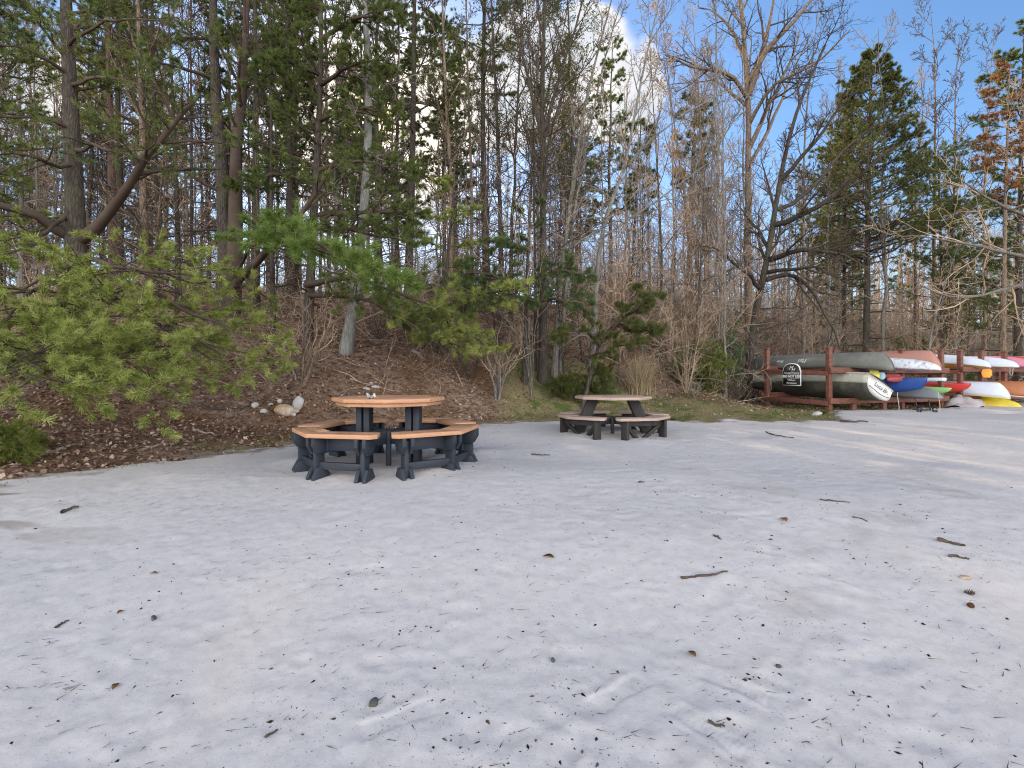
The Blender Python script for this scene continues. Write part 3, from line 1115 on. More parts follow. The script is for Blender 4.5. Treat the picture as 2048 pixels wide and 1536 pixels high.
def planks_from_poly(bb, poly, axis_deg, width, z0, z1, gap=.004):
    """cut a convex outline into boards that run along axis_deg"""
    ca, sa = math.cos(R_(axis_deg)), math.sin(R_(axis_deg))
    Rm = np.array([[ca, sa], [-sa, ca]])
    q = np.asarray(poly) @ Rm.T
    lo, hi = q[:, 1].min(), q[:, 1].max()
    n = max(1, int(round((hi - lo) / width)))
    e = np.linspace(lo, hi, n + 1)
    for k in range(n):
        a, b_ = e[k] + gap / 2, e[k + 1] - gap / 2
        pts = list(q)
        for (lim, sgn) in ((a, 1), (b_, -1)):
            out = []
            for i in range(len(pts)):
                p0, p1 = pts[i], pts[(i + 1) % len(pts)]
                d0, d1 = (p0[1] - lim) * sgn, (p1[1] - lim) * sgn
                if d0 >= 0:
                    out.append(p0)
                if d0 * d1 < 0:
                    out.append(p0 + (p1 - p0) * d0 / (d0 - d1))
            pts = out
            if len(pts) < 3:
                break
        if len(pts) >= 3:
            prism(bb, np.array(pts) @ Rm, z0, z1)


def bench_outline(c, ro, ri, gap_deg):
    """V-shaped bench seat covering two sides of the octagon, corner at angle c"""
    v0, v1, v2 = pol(ro, c - 45), pol(ro, c), pol(ro, c + 45)
    w0, w1, w2 = pol(ri, c - 45), pol(ri, c), pol(ri, c + 45)
    s = gap_deg
    a0, b0 = v0 + (v1 - v0) * s, w0 + (w1 - w0) * s
    a2, b2 = v2 + (v1 - v2) * s, w2 + (w1 - w2) * s
    ch = .16
    return (v0, v1, v2, w0, w1, w2), [a0 + (v1 - v0) * ch * .6, v1, a2 + (v1 - v2) * ch * .6, a2 + (b2 - a2) * ch * 1.6, b2, w1, b0, a0 + (b0 - a0) * ch * 1.6]


def picnic_table(name, label, loc, rot, top_mat, leg_mat, style, H=.825, seat_h=.50, Rt=.645):
    root = thing(name, label, 'picnic table', loc, rot)
    RO, RI, GP, LR = 1.10, .80, .095, 1.0
    if style == 2:
        H, seat_h = .735, .43
        RO, RI, GP, LR = 1.0, .70, .13, .90
    tm, lm = M[top_mat], M[leg_mat]
    # tabletop with its lower rim
    bb = Buf()
    octo = [pol(Rt, -90 + 45 * k) for k in range(8)]
    planks_from_poly(bb, octo, 14 if style == 1 else -6, .14, H - .042, H)
    bb.build('tabletop', tm, root, bevel=.004)
    bb = Buf()
    octo2 = [pol(Rt - .045, -90 + 45 * k) for k in range(8)]
    octo3 = [pol(Rt - .115, -90 + 45 * k) for k in range(8)]
    if style == 1:
        for k in range(8):
            j = (k + 1) % 8
            prism(bb, [octo2[k], octo2[j], octo3[j], octo3[k]], H - .085, H - .044)
        bb.build('tabletop_rim', tm, root, bevel=.003)
    hs = seat_h - .042
    for c in (-135, -45, 45, 135):
        (v0, v1, v2, w0, w1, w2), _ = bench_outline(c, RO, RI, GP)
        bb = Buf()
        for (A, B_, C, D) in ((v0, v1, w0, w1), (v2, v1, w2, w1)):
            s = GP
            a, b_ = A + (B_ - A) * s, C + (D - C) * s
            for (f0, f1) in ((0, .49), (.51, 1)):
                lo = [a + (b_ - a) * f0, B_ + (D - B_) * f0]
                hi = [a + (b_ - a) * f1, B_ + (D - B_) * f1]
                pts = [lo[0], lo[1], hi[1], hi[0]]
                if f0 == 0:                            # cut-off outer corner
                    pts = [a + (B_ - A) * .09, lo[1], hi[1], hi[0], a + (b_ - a) * .28]
                pts = np.array(pts)
                ar = np.cross(pts[1] - pts[0], pts[2] - pts[0])
                if ar < 0:
                    pts = pts[::-1]
                prism(bb, pts, seat_h - .042, seat_h)
        bb.build('bench_seat', tm, root, bevel=.004)
    if style == 1:
        for c in (-135, -45, 45, 135):
            legs = []
            for da, nd in ((-33, -22.5), (0, 0), (33, 22.5)):
                p = pol(.945 if da == 0 else .93, c + da)
                legs.append(p)
                Mx = frame((p[0], p[1], 0), (math.cos(R_(c + nd)), math.sin(R_(c + nd)), 0))
                lb = Buf()
                box(lb, (0, 0, (hs - .02) / 2 - .02), (.11, .045, hs - .0), Mx)
                leg = lb.build('leg', lm, root, bevel=.004)
                for sgn in (-1, 1):
                    y0, y1 = (.024, .062) if sgn > 0 else (-.062, -.024)
                    fb = Buf()
                    foot = [(-.095, -.04), (.105, -.04), (.11, .05), (.055, .155), (-.045, .155), (-.095, .07)]
                    prism(fb, foot, y0, y1, Mx, 'xz')
                    fb.build('foot', lm, leg, bevel=.004)
                    kb = Buf()
                    brk = [(-.11, hs - .001), (.11, hs - .001), (.11, hs - .085), (.06, hs - .165), (-.06, hs - .165), (-.11, hs - .085)]
                    prism(kb, brk[::-1], y0, y1, Mx, 'xz')
                    kb.build('bracket', lm, leg, bevel=.004)
            bb = Buf()
            for i in (0, 1):
                a, b_ = legs[i], legs[i + 1]
                bar(bb, (*a, .165), (*b_, .165), .045, .075)
            bb.build('stretcher', lm, root, bevel=.003)
            bb = Buf()
            for i in (0, 1):
                a, b_ = legs[i] * .93, legs[i + 1] * .93
                bar(bb, (*a, hs - .075), (*b_, hs - .075), .04, .14)
            bb.build('apron', lm, root, bevel=.003)
        for c in (-45, 45):
            bb = Buf()
            a, b_ = pol(.9, c), pol(-.9, c)
            n = pol(.055, c + 90)
            for s in (-1, 1):
                bar(bb, (*(a + n * s), hs - .09 - (.0 if c < 0 else .003)), (*(b_ + n * s), hs - .09 - (.0 if c < 0 else .003)), .038, .15)
            bb.build('cross_beam', lm, root, bevel=.003)
        for x in (-.30, .30):
            bb = Buf()
            a = R_(-11 - 8)
            cx_, cy_ = x * math.cos(a), x * math.sin(a)
            Mx = frame((cx_, cy_, 0), (math.cos(a), math.sin(a), 0))
            box(bb, (-.045, 0, (H - .09) / 2 + .02), (.07, .15, H - .13), Mx)
            box(bb, (.045, 0, (H - .09) / 2 - .02), (.07, .13, H - .05), Mx)
            bb.build('table_post', lm, root, bevel=.004)
    else:
        for c in (-135, -45, 45, 135):
            foot_c = pol(.62, c)
            for da in (-30, 30):
                p = pol(.93 * LR, c + da)
                lb = Buf()
                Mx = frame((p[0], p[1], 0), (math.cos(R_(c)), math.sin(R_(c)), 0))
                box(lb, (0, 0, hs / 2 - .005), (.13, .055, hs + .008), Mx)
                leg = lb.build('leg', lm, root, bevel=.004)
                db = Buf()
                bar(db, (*(p * .985), hs - .06), (*foot_c, .02), .045, .06)
                db.build('brace', lm, leg, bevel=.003)
            bb = Buf()
            a, b_ = pol(.89 * LR, c - 34), pol(.89 * LR, c + 34)
            m_ = pol(.97 * LR, c)
            bar(bb, (*a, hs - .045), (*m_, hs - .045), .05, .088)
            bar(bb, (*m_, hs - .047), (*b_, hs - .047), .05, .088)
            bb.build('apron', lm, root, bevel=.003)
        for x, aa in ((-1, 13 + 0), (1, 13 + 0)):
            bb = Buf()
            d = np.array([math.cos(R_(aa)), math.sin(R_(aa))]) * x
            n = np.array([-d[1], d[0]])
            for s in (-1, 1):
                a = d * .66 + n * s * .06
                e = d * .33 + n * s * .06
                bar(bb, (*a, -.03), (*e, H - .05), .045, .17, (d[0], d[1], 0))
            bb.build('slanted_support', lm, root, bevel=.004)
        for c in (-45, 45):
            bb = Buf()
            a, b_ = pol(.9 * LR, c), pol(-.9 * LR, c)
            bar(bb, (*a, hs - .06 - (.0 if c < 0 else .003)), (*b_, hs - .06 - (.0 if c < 0 else .003)), .09, .12)
            bb.build('cross_beam', lm, root, bevel=.003)
    bb = Buf()
    K = 6
    zz = np.linspace(.0, hs - .02, K)
    tubes(bb, np.stack([0 * zz - .0, 0 * zz - .12, zz], -1), np.full(K, .032), 14)
    pole = bb.build('umbrella_sleeve', lm, root, True)
    bb = Buf()
    ring = np.array([[math.cos(a) * .15, math.sin(a) * .15 - .12] for a in np.linspace(0, 2 * PI, 24, endpoint=False)])
    prism(bb, ring, -.01, .03)
    bb.build('base_plate', lm, pole, bevel=.006)
    return root


T1 = np.array([-1.44, 6.0, 0.0])
T1[2] = float(ground(T1[0], T1[1])) + .005
T2 = np.array([1.72, 8.75, 0.0])
T2[2] = float(ground(T2[0], T2[1])) - .075
picnic_table('picnic_table', 'octagonal picnic table with orange boards and blue-black legs on the white sand', T1, R_(11), 'orange_wood', 'navy_board', 1)
picnic_table('picnic_table', 'octagonal picnic table with pale weathered boards and slanted dark supports', T2, R_(-13), 'pale_wood', 'brown_board', 2)

# crumpled wrapper on the tabletop
bb = Buf()
rr = np.random.default_rng(5)
g = np.linspace(-1, 1, 9)
gx_, gy_ = np.meshgrid(g, g)
hz = .35 + .25 * np.abs(gx_) ** 1.5 + rr.normal(0, .16, gx_.shape) + .55 * ((np.abs(gx_) > .7) & (np.abs(gy_) > .6))
bb.add(np.stack([gx_ * .04 + rr.normal(0, .005, gx_.shape), gy_ * .03 + rr.normal(0, .004, gx_.shape), np.clip(hz, .03, 2) * .055], -1).reshape(-1, 3), grid_faces(9, 9))
o = bb.build('wrapper', mat_paint('grey_white_foil', (.55, .54, .54), .4, (.05, .045, .04), .95, .5, 30))
o.modifiers.new('solid', 'SOLIDIFY').thickness = .003
pt = P(742, 797, 5.55)
o.location = (pt[0], pt[1], T1[2] + .825 - .003)
tag(o, 'small crumpled grey and white wrapper lying on the orange tabletop', 'wrapper')

# ================================================================== kayak racks
RB = np.array([8.67, 14.0])                       # front post at the open end
RD = np.array([.951, .309])                       # along the rack
AX_ = np.array([.309, -.951])                     # along the boats, towards the sand
DEEP = 2.16


def rk(s, e):
    """rack coordinates: s along the row from the end post, e towards the sand"""
    return RB + RD * s + AX_ * e


def rz_(s, e):
    p = rk(s, e)
    return float(ground(p[0], p[1]))


def rack(label, ss_front, ss_rear, up_z, lo_z, s0, s1, sign=False):
    p0 = rk(s0, 0)
    base = np.array([p0[0], p0[1], rz_(s0, 0)])
    root = thing('boat_rack', label, 'boat rack', base)
    mat = M['rack']
    ang = math.atan2(RD[1], RD[0])

    def post(s, e, top):
        p = rk(s, e)
        z0 = rz_(s, e) - .1
        b_ = Buf()
        Mx = frame((p[0], p[1], 0), (RD[0], RD[1], 0))
        box(b_, (0, 0, (z0 + top) / 2), (.118, .118, top - z0), Mx)
        # bevelled cap
        prism(b_, [(-.07, 0), (.07, 0), (.07, .03), (0, .065), (-.07, .03)], -.07, .07, Mx @ np.array(Matrix.Translation((0, 0, top + .002))), 'xz')
        b_.build('post', mat, root, origin=base, bevel=.006)

    for k, s in enumerate(ss_front):
        post(s, 0, 1.78)
    for s in ss_rear:
        post(s, -DEEP, 1.86)
    for (e, dz) in ((.115, 0), (-DEEP - .115, .08)):
        for z in (up_z, lo_z):
            b_ = Buf()
            a, c = rk(s0 - .12, e), rk(s1 + .12, e)
            bar(b_, (a[0], a[1], z - .075 + dz), (c[0], c[1], z - .075 + dz), .09, .15)
            b_.build('rail', mat, root, origin=base, bevel=.005)
    for s in (s0, s1):
        for z in (up_z - .16, lo_z - .14):
            b_ = Buf()
            off = -.105 if s == s0 else .105
            a, c = rk(s + off, .05), rk(s + off, -DEEP - .05)
            bar(b_, (a[0], a[1], z), (c[0], c[1], z + .06), .06, .13)
            b_.build('tie_beam', mat, root, origin=base, bevel=.005)
    # short props under the lower rail
    for s in np.arange(s0 + .75, s1 - .3, 1.15):
        if min(abs(s - q) for q in ss_front) < .3:
            continue
        p = rk(s, .115)
        z0 = rz_(s, .115) - .08
        b_ = Buf()
        box(b_, (0, 0, (z0 + lo_z - .155) / 2), (.13, .09, lo_z - .155 - z0), frame((p[0], p[1], 0), (RD[0], RD[1], 0)))
        b_.build('prop', mat, root, origin=base, bevel=.005)
    return root


UP1, LO1 = 1.28, .44
rack('red-brown timber boat rack with the black sign on its open end', [0, 2.77, 4.42], [0, 2.77, 4.42], UP1, LO1, 0, 4.42)
rack('red-brown timber boat rack beyond, holding the white and copper boats', [5.26, 6.22, 7.32, 9.0, 11.0, 13.0], [5.26, 7.32, 9.0, 11.0, 13.0], UP1 + .04, LO1 + .02, 5.26, 13.0)

# ------------------------------------------------------------------ boats
def boat_mesh(L, W, D, kind='canoe', nst=36, nsec=13):
    s = np.linspace(-1, 1, nst)
    th = np.linspace(-PI / 2, PI / 2, 2 * nsec - 1)
    a = np.abs(s)
    if kind == 'canoe':
        bw = W / 2 * (1 - a ** 2.4) ** .85 + .012
        keel = .10 * a ** 6 * D
        gun = D * (1 + .28 * a ** 4)
        stem, nn = .055 * L, 2.7
    elif kind == 'kayak':
        bw = W / 2 * (1 - a ** 2.1) ** .95 + .012
        keel = .62 * D * a ** 3.2
        gun = D * (1 + .12 * a ** 3)
        stem, nn = .03 * L, 2.4
    else:                                              # dinghy: bow at s=-1, transom at s=+1
        f = (s + 1) / 2
        bw = W / 2 * (1 - (1 - f) ** 2.3) ** .9 * (1 - .18 * f ** 3) + .01
        keel = D * .55 * (1 - f) ** 3
        gun = D * (1 + .12 * (1 - f) ** 3)
        stem, nn = .03 * L, 2.6
    V = np.zeros((nst, 2 * nsec - 1, 3))
    c, sn = np.abs(np.cos(th)), np.sin(th)
    for i in range(nst):
        x = bw[i] * np.sign(sn) * np.abs(sn) ** (2 / nn)
        z = gun[i] - (gun[i] - keel[i]) * c ** (2 / nn)
        hgt = (z - keel[i]) / (gun[i] - keel[i])
        y = L / 2 * s[i] - np.sign(s[i]) * stem * (1 - hgt) ** 2 * a[i] ** 8
        if kind == 'dinghy' and s[i] > 0:
            y = L / 2 * s[i] * np.ones_like(z)
        V[i] = np.stack([x, y, z], -1)
    return V, s, bw, gun


def make_boat(name, label, cat, L, W, D, kind, hull_mat, deck_mat, s, e, z, flip, pitch=0.0, roll=0.0, yaw=0.0, rim_mat=None):
    """e: how far the near end reaches beyond the front rail"""
    V, st, bw, gun = boat_mesh(L, W, D, kind)
    nst, nc = V.shape[:2]
    c = rk(s, e - L / 2)
    root = thing(name, label, cat, (c[0], c[1], z))
    # boat y axis runs to the near end
    Y = np.array([AX_[0], AX_[1], 0])
    Z = np.array([0, 0, 1.0])
    Rm = np.eye(4)
    Rm[:3, 0] = np.cross(Y, Z)
    Rm[:3, 1] = Y
    Rm[:3, 2] = Z
    Rot = Rm @ np.array(Matrix.Rotation(yaw, 4, 'Z')) @ np.array(Matrix.Rotation(pitch, 4, 'X')) @ np.array(Matrix.Rotation((PI if flip else 0) + roll, 4, 'Y'))
    if flip:
        Rot = Rot @ np.array(Matrix.Translation((0, 0, -D)))
    bh = Buf().add(xf(V, Rot), grid_faces(nst, nc))
    if kind == 'dinghy':
        pass
    if kind == 'dinghy' and name == 'sailing_dinghy':      # pale topsides over a dark bottom
        bh = Buf().add(xf(V[:, 4:-4], Rot), grid_faces(nst, nc - 8))
        for sl in (slice(0, 5), slice(nc - 5, nc)):
            bs = Buf().add(xf(V[:, sl], Rot), grid_faces(nst, 5))
            ts = bs.build('topside', deck_mat, root, True)
            ts.modifiers.new('solid', 'SOLIDIFY').thickness = .012
    h = bh.build('hull', hull_mat, root, True)
    h.modifiers.new('solid', 'SOLIDIFY').thickness = .012
    # gunwale tubes
    rim = rim_mat or deck_mat
    if kind == 'canoe':
        for sd_ in (0, -1):
            bg = Buf()
            tubes(bg, xf(V[:, sd_] + np.array([0, 0, .004]), Rot), np.full(nst, .017), 8)
            bg.build('gunwale', rim, root, True)
        for f in (.3, .5, .72):
            i = int(f * nst)
            bt = Buf()
            box(bt, (0, V[i, 0, 1], gun[i] - .03), (2 * bw[i] - .03, .16 if f != .5 else .06, .022), Rot)
            bt.build('thwart' if f == .5 else 'seat', rim, root)
        for sg, i0 in ((-1, 0), (1, nst - 6)):
            bt = Buf()
            sub = V[i0:i0 + 6]
            bt.add(xf(np.stack([sub[:, 0], sub[:, -1]], 1).reshape(-1, 3) + np.array([0, 0, -.004]), Rot), np.array([[2 * k, 2 * k + 1, 2 * k + 3, 2 * k + 2] for k in range(5)]))
            bt.build('deck_plate', rim, root)
    else:
        m = 11
        u = np.linspace(-1, 1, m)
        crown = .16 * D if kind == 'kayak' else .10 * D
        dv = np.stack([bw[:, None] * u[None], np.repeat(np.linspace(-1, 1, nst)[:, None] * L / 2, m, 1), gun[:, None] + crown * (1 - u[None] ** 2) * np.minimum(1, bw / bw.max() * 1.4)[:, None] + .006], -1)
        bd = Buf().add(xf(dv.reshape(-1, 3), Rot), grid_faces(nst, m)[:, ::-1])
        bd.build('deck', deck_mat, root, True)
        if kind == 'kayak':
            tt = np.linspace(0, 2 * PI, 33)
            cz = D * 1.0 + crown + .02
            ring = np.stack([W * .27 * np.cos(tt), L * .02 + L * .12 * np.sin(tt), cz + 0 * tt], -1)
            br = Buf()
            tubes(br, xf(ring, Rot), np.full(33, .018), 8)
            br.build('cockpit_rim', M['navy_board'], root, True)
            bi = Buf()
            cv = np.concatenate([[[0, L * .02, cz - .006]], ring[:-1] * np.array([.97, 1, 1]) - np.array([0, 0, .006])])
            bi.add(xf(cv, Rot), np.array([[0, 1 + k, 1 + (k + 1) % 32] for k in range(32)]))
            bi.build('cockpit_shade_disc', M['navy_board'], root)  # flat dark disc painted in for the shade inside the opening
    return root, V, Rot, bw, gun


pm = mat_paint
m_olive = pm('olive_grey_hull', (.135, .135, .115), .45, (.25, .235, .19), .6)
m_olive_rim = pm('black_gunwale', (.03, .03, .03), .5)
m_salmon = pm('faded_salmon_hull', (.40, .18, .13), .5, (.30, .2, .16), .5)
m_white = pm('white_hull', (.62, .66, .72), .4, (.45, .45, .45), .25)
m_wflow = pm('speckled_white_hull', (.70, .71, .72), .45, (.14, .14, .14), .85, .4, 9)
m_yel = pm('amber_deck', (.62, .30, .03), .4)
m_yel2 = pm('yellow_plastic', (.66, .50, .03), .4)
m_pink = pm('pink_hull', (.60, .22, .30), .4)
m_red = pm('red_hull', (.62, .05, .04), .35)
m_redor = pm('red_orange_hull', (.62, .13, .06), .4)
m_green = pm('lime_green_hull', (.30, .58, .20), .4)
m_grey = pm('grey_hull', (.22, .24, .25), .45)
m_copper = pm('copper_hull', (.42, .15, .06), .4, (.25, .1, .05), .4)
m_blue = pm('blue_tarp', (.012, .06, .26), .45, (.02, .05, .16), .6)
m_blue2 = pm('bright_blue_plastic', (.03, .22, .55), .4)
m_cream = pm('dirty_cream_deck', (.42, .40, .32), .5, (.16, .15, .09), .8)
m_hulld = pm('dark_hull_bottom', (.055, .055, .042), .55, (.20, .19, .14), .45)
m_tarp = pm('faded_grey_tarp', (.34, .31, .30), .6, (.35, .2, .16), .7)
m_maroon = pm('maroon_plastic', (.30, .045, .05), .45)
m_lblue = pm('pale_blue_plastic', (.33, .58, .66), .4)
m_lemon = pm('lemon_plastic', (.70, .62, .10), .4)
m_orange = pm('orange_plastic', (.78, .30, .02), .4)
m_rope = pm('pale_rope', (.5, .47, .42), .8)
m_black = pm('black_metal', (.015, .015, .016), .45)
m_signb = pm('black_sign_paint', (.016, .014, .013), .45, (.03, .03, .03), .3)
m_signw = pm('white_sign_paint', (.72, .71, .68), .5)

zu = UP1
root, V, Rot, bw, gun = make_boat('canoe', 'olive grey canoe lying upside down on the upper rails at the sign end', 'canoe', 4.95, .86, .40, 'canoe', m_olive, m_olive_rim, .92, 1.1, zu + .012, True)


def text(body, size, mat, parent, Mx, name='lettering', extrude=.002, shear=0.0, align='CENTER', bold=.0):
    cu = bpy.data.curves.new(name, 'FONT')
    cu.body = body
    cu.size = size
    cu.extrude = extrude
    cu.shear = shear
    cu.offset = bold
    cu.align_x = align
    cu.align_y = 'CENTER'
    cu.materials.append(mat)
    tmp = bpy.data.objects.new(name, cu)
    COL.objects.link(tmp)
    dg = bpy.context.evaluated_depsgraph_get()
    me = bpy.data.meshes.new_from_object(tmp.evaluated_get(dg))
    bpy.data.objects.remove(tmp)
    o = bpy.data.objects.new(name, me)
    COL.objects.link(o)
    o.parent = parent
    o.matrix_local = Matrix(Mx.tolist())
    return o


# lettering on the canoe side (upside down, as the canoe is)
side = V[:, 3]                                       # one side, a third of the way down
for txt, yl in (('Mad', .70), ('River', 1.32)):
    pass
st_ = np.linspace(-1, 1, V.shape[0])


def side_frame(yl, k):
    i = int((yl / 4.95 * 2 + 1) / 2 * (V.shape[0] - 1))
    p = xf(V[i, k][None], Rot)[0]
    d = xf(V[i + 1, k][None], Rot)[0] - p
    up = xf(V[i, k + (1 if k > 5 else -1)][None], Rot)[0] - p
    nrm_ = np.cross(d, up)
    cen = xf(np.array([[0, V[i, k, 1], .2]]), Rot)[0]
    if np.dot(nrm_, p - cen) < 0:
        nrm_ = -nrm_
    nrm_ /= np.linalg.norm(nrm_)
    return p, d / np.linalg.norm(d), nrm_


for txt, yl, size in (('Mad', .12, .17), ('River', -.72, .13)):
    best = None
    for k in (3, V.shape[1] - 4):
        p, d, n_ = side_frame(yl, k)
        if best is None or n_ @ np.array([-.5, -.85, 0]) > best[2] @ np.array([-.5, -.85, 0]):
            best = (p, d, n_)
    p, d, n_ = best
    xd = -d if d @ np.array([1, 0, 0]) > 0 else d     # reads from right to left, so it is upside down
    Mx = np.eye(4)
    zc_ = n_
    yd = np.cross(zc_, xd)
    Mx[:3, 0], Mx[:3, 1], Mx[:3, 2] = xd, yd, zc_
    Mx[:3, 3] = p + n_ * .022
    text(txt, size, m_signw, root, Mx, shear=.3)

make_boat('kayak', 'white kayak speckled with dark spots, its pointed end beside the olive canoe', 'kayak', 3.7, .62, .27, 'kayak', m_wflow, m_wflow, 1.83, 1.62, zu + .01, True, pitch=-.035)
make_boat('canoe', 'faded salmon canoe lying upside down beyond the speckled white kayak', 'canoe', 4.9, .84, .42, 'canoe', m_salmon, m_olive_rim, 2.95, .93, zu + .07, True)
make_boat('kayak', 'white kayak with amber deck lying upside down between the post tops', 'kayak', 4.4, .68, .36, 'kayak', m_white, m_yel, 5.74, .52, zu + .10, True, pitch=-.02, roll=-.32)
make_boat('kayak', 'second white kayak with thin yellow rim just before the pink one', 'kayak', 4.2, .66, .33, 'kayak', m_white, m_yel2, 6.72, .68, zu + .06, True)
make_boat('kayak', 'pink kayak lying upside down after the two white kayaks', 'kayak', 3.6, .62, .34, 'kayak', m_pink, m_pink, 7.75, .55, zu + .07, True)
make_boat('kayak', 'red-orange kayak on the upper rails beyond the pink kayak', 'kayak', 3.9, .66, .30, 'kayak', m_redor, m_redor, 8.55, .75, zu + .05, False)
make_boat('kayak', 'blue kayak lying upside down beyond the red-orange one', 'kayak', 3.8, .66, .36, 'kayak', m_blue2, m_blue2, 9.6, .35, zu + .07, True)
zl = LO1
ROLL = -.5
# the dinghy on the lowest level at the sign end
root, V, Rot, bw, gun = make_boat('sailing_dinghy', 'dirty cream sailing dinghy with dark hull bottom and white transom below the olive canoe', 'dinghy', 5.05, 1.16, .46, 'dinghy', m_hulld, m_cream, .70, .76, zl + .05, False, roll=ROLL)
tr = V[-1]
bt = Buf()
nloc = len(tr)
ctr = tr.mean(0)
tv = np.concatenate([tr, tr + np.array([0, .03, 0])])
tv[:, 1] += .004
tv[nloc:, 1] += (tv[nloc:, 2] / .46 - .5) * -.16
bt.addpoly(xf(tv, Rot), [list(range(nloc, 2 * nloc))] + [[i, i + 1, nloc + i + 1, nloc + i] for i in range(nloc - 1)] + [[0, nloc, 2 * nloc - 1, nloc - 1]])
trans = bt.build('transom', pm('white_transom', (.66, .64, .60), .45, (.3, .28, .24), .4), root)
# curved black line and a name on it
cc = []
for x in np.linspace(-.42, .42, 14):
    zz = .10 + .1 * (x / .42) ** 2 * (1 if x < 0 else .35)
    cc.append((x, 2.525 + .034 - (zz / .46 - .5) * .16 + .008, zz))
bl = Buf()
tubes(bl, xf(np.array(cc), Rot), np.full(14, .008), 6)
bl.build('painted_line', m_black, trans, True)
Rt_ = np.array(Rot)
Mx = np.eye(4)
Mx[:3, 0], Mx[:3, 1], Mx[:3, 2] = -Rt_[:3, 0], Rt_[:3, 2], Rt_[:3, 1]
Mx[:3, 3] = xf(np.array([[0, 2.60, .27]]), Rot)[0]
text('Luca Br.', .17, m_black, trans, Mx, shear=.25)
# spray rail along the hull
for k, sg in ((0, -1), (-1, 1)):
    bl = Buf()
    tubes(bl, xf(V[:, k] + np.array([sg * .012, 0, -.02]), Rot), np.full(len(V), .03), 8)
    bl.build('rub_rail', m_cream, root, True)

# boat under a blue tarpaulin, pointed end out
root, V, Rot, bw, gun = make_boat('covered_boat', 'boat wrapped in a dark blue tarpaulin with its pointed end sticking out', 'covered boat', 4.0, 1.05, .46, 'dinghy', m_blue, m_blue, 1.78, 1.32, zl + .04, False, yaw=PI)
for f in (.25, .5, .8):
    i = int(f * (V.shape[0] - 1))
    bl = Buf()
    tubes(bl, xf(V[i] * np.array([1.02, 1, 1]) - np.array([0, 0, .008]), Rot), np.full(V.shape[1], .008), 6)
    bl.build('lashing', m_lblue if f == .8 else m_black, root, True)
make_boat('paddle_board', 'narrow white paddle board resting above the blue tarpaulin', 'paddle board', 3.3, .55, .10, 'kayak', m_white, m_white, 2.6, 1.2, zl + .40, False) if False else None
bb = Buf()
tt = np.linspace(0, 1, 20)
c0 = rk(2.3, -1.9)
c1 = rk(2.3, 1.36)
wv = .20 * np.sin(PI * np.clip(tt * .9 + .08, 0, 1)) ** .5 + .02
outl = np.concatenate([np.stack([(tt - .5) * 3.4, wv], -1), np.stack([(tt[::-1] - .5) * 3.4, -wv[::-1]], -1)])
mid_ = (c0 + c1) / 2
prism(bb, outl, -.045, .045, frame((0, 0, 0), (AX_[0], AX_[1], .012)))
o = bb.build('paddle_board', m_white, None, bevel=.03)
o.location = (mid_[0], mid_[1], zl + .50)
tag(o, 'narrow white board lying across just above the blue tarpaulin', 'paddle board')
make_boat('kayak', 'grey kayak end poking out below the white board', 'kayak', 3.8, .62, .33, 'kayak', m_grey, m_grey, 2.7, 1.12, zl + .03, True)
make_boat('kayak', 'lime green kayak low on the rack beside the grey kayak end', 'kayak', 3.4, .62, .22, 'kayak', m_green, m_green, 3.72, .70, zl + .02, False)
make_boat('kayak', 'bright red kayak on the lower rails between two posts', 'kayak', 3.6, .62, .32, 'kayak', m_red, m_red, 4.85, .52, zl + .03, False)
make_boat('canoe', 'white canoe with yellow rim lying upside down on the lower rails', 'canoe', 4.6, .80, .38, 'canoe', m_white, m_yel2, 5.75, .98, zl + .04, True)
make_boat('canoe', 'copper coloured canoe on the lower rails at the right edge', 'canoe', 4.9, .84, .40, 'canoe', m_copper, m_white, 6.85, 1.15, zl + .04, True)
make_boat('canoe', 'dull grey canoe lying upside down deep in the lower rack', 'canoe', 4.2, .76, .36, 'canoe', m_grey, m_olive_rim, 8.2, .2, zl + .04, True)
p = rk(5.7, .75)
make_boat('kayak', 'short yellow kayak lying on the ground under the lower rails', 'kayak', 2.3, .6, .28, 'kayak', m_yel2, m_yel2, 6.05, 1.0, rz_(6.0, .2) + .03, True, yaw=.25)

# crumpled tarp under the rack
bb = Buf()
n = 22
gx_, gy_ = np.meshgrid(np.linspace(-1, 1, n), np.linspace(-1, 1, n))
q = np.clip(1 - gx_ ** 2 * .8 - gy_ ** 2 * .9, 0, 1)
hz = .30 * q ** .6 * (1 + .6 * fbm(gx_, gy_, 2.2, 3, 17)) + .09 * np.sin(gx_ * 9 + gy_ * 6) * q
bb.add(np.stack([gx_ * .55 + fbm(gx_, gy_, 1.5, 2) * .1, gy_ * .45, np.clip(hz, .01, 1)], -1).reshape(-1, 3), grid_faces(n, n))
o = bb.build('tarp', m_tarp, None, True)
p = rk(5.0, .25)
o.location = (p[0], p[1], rz_(5.0, .25) + .01)
o.rotation_euler = (0, 0, .4)
tag(o, 'crumpled faded tarp heaped on the ground under the red kayak', 'tarp')


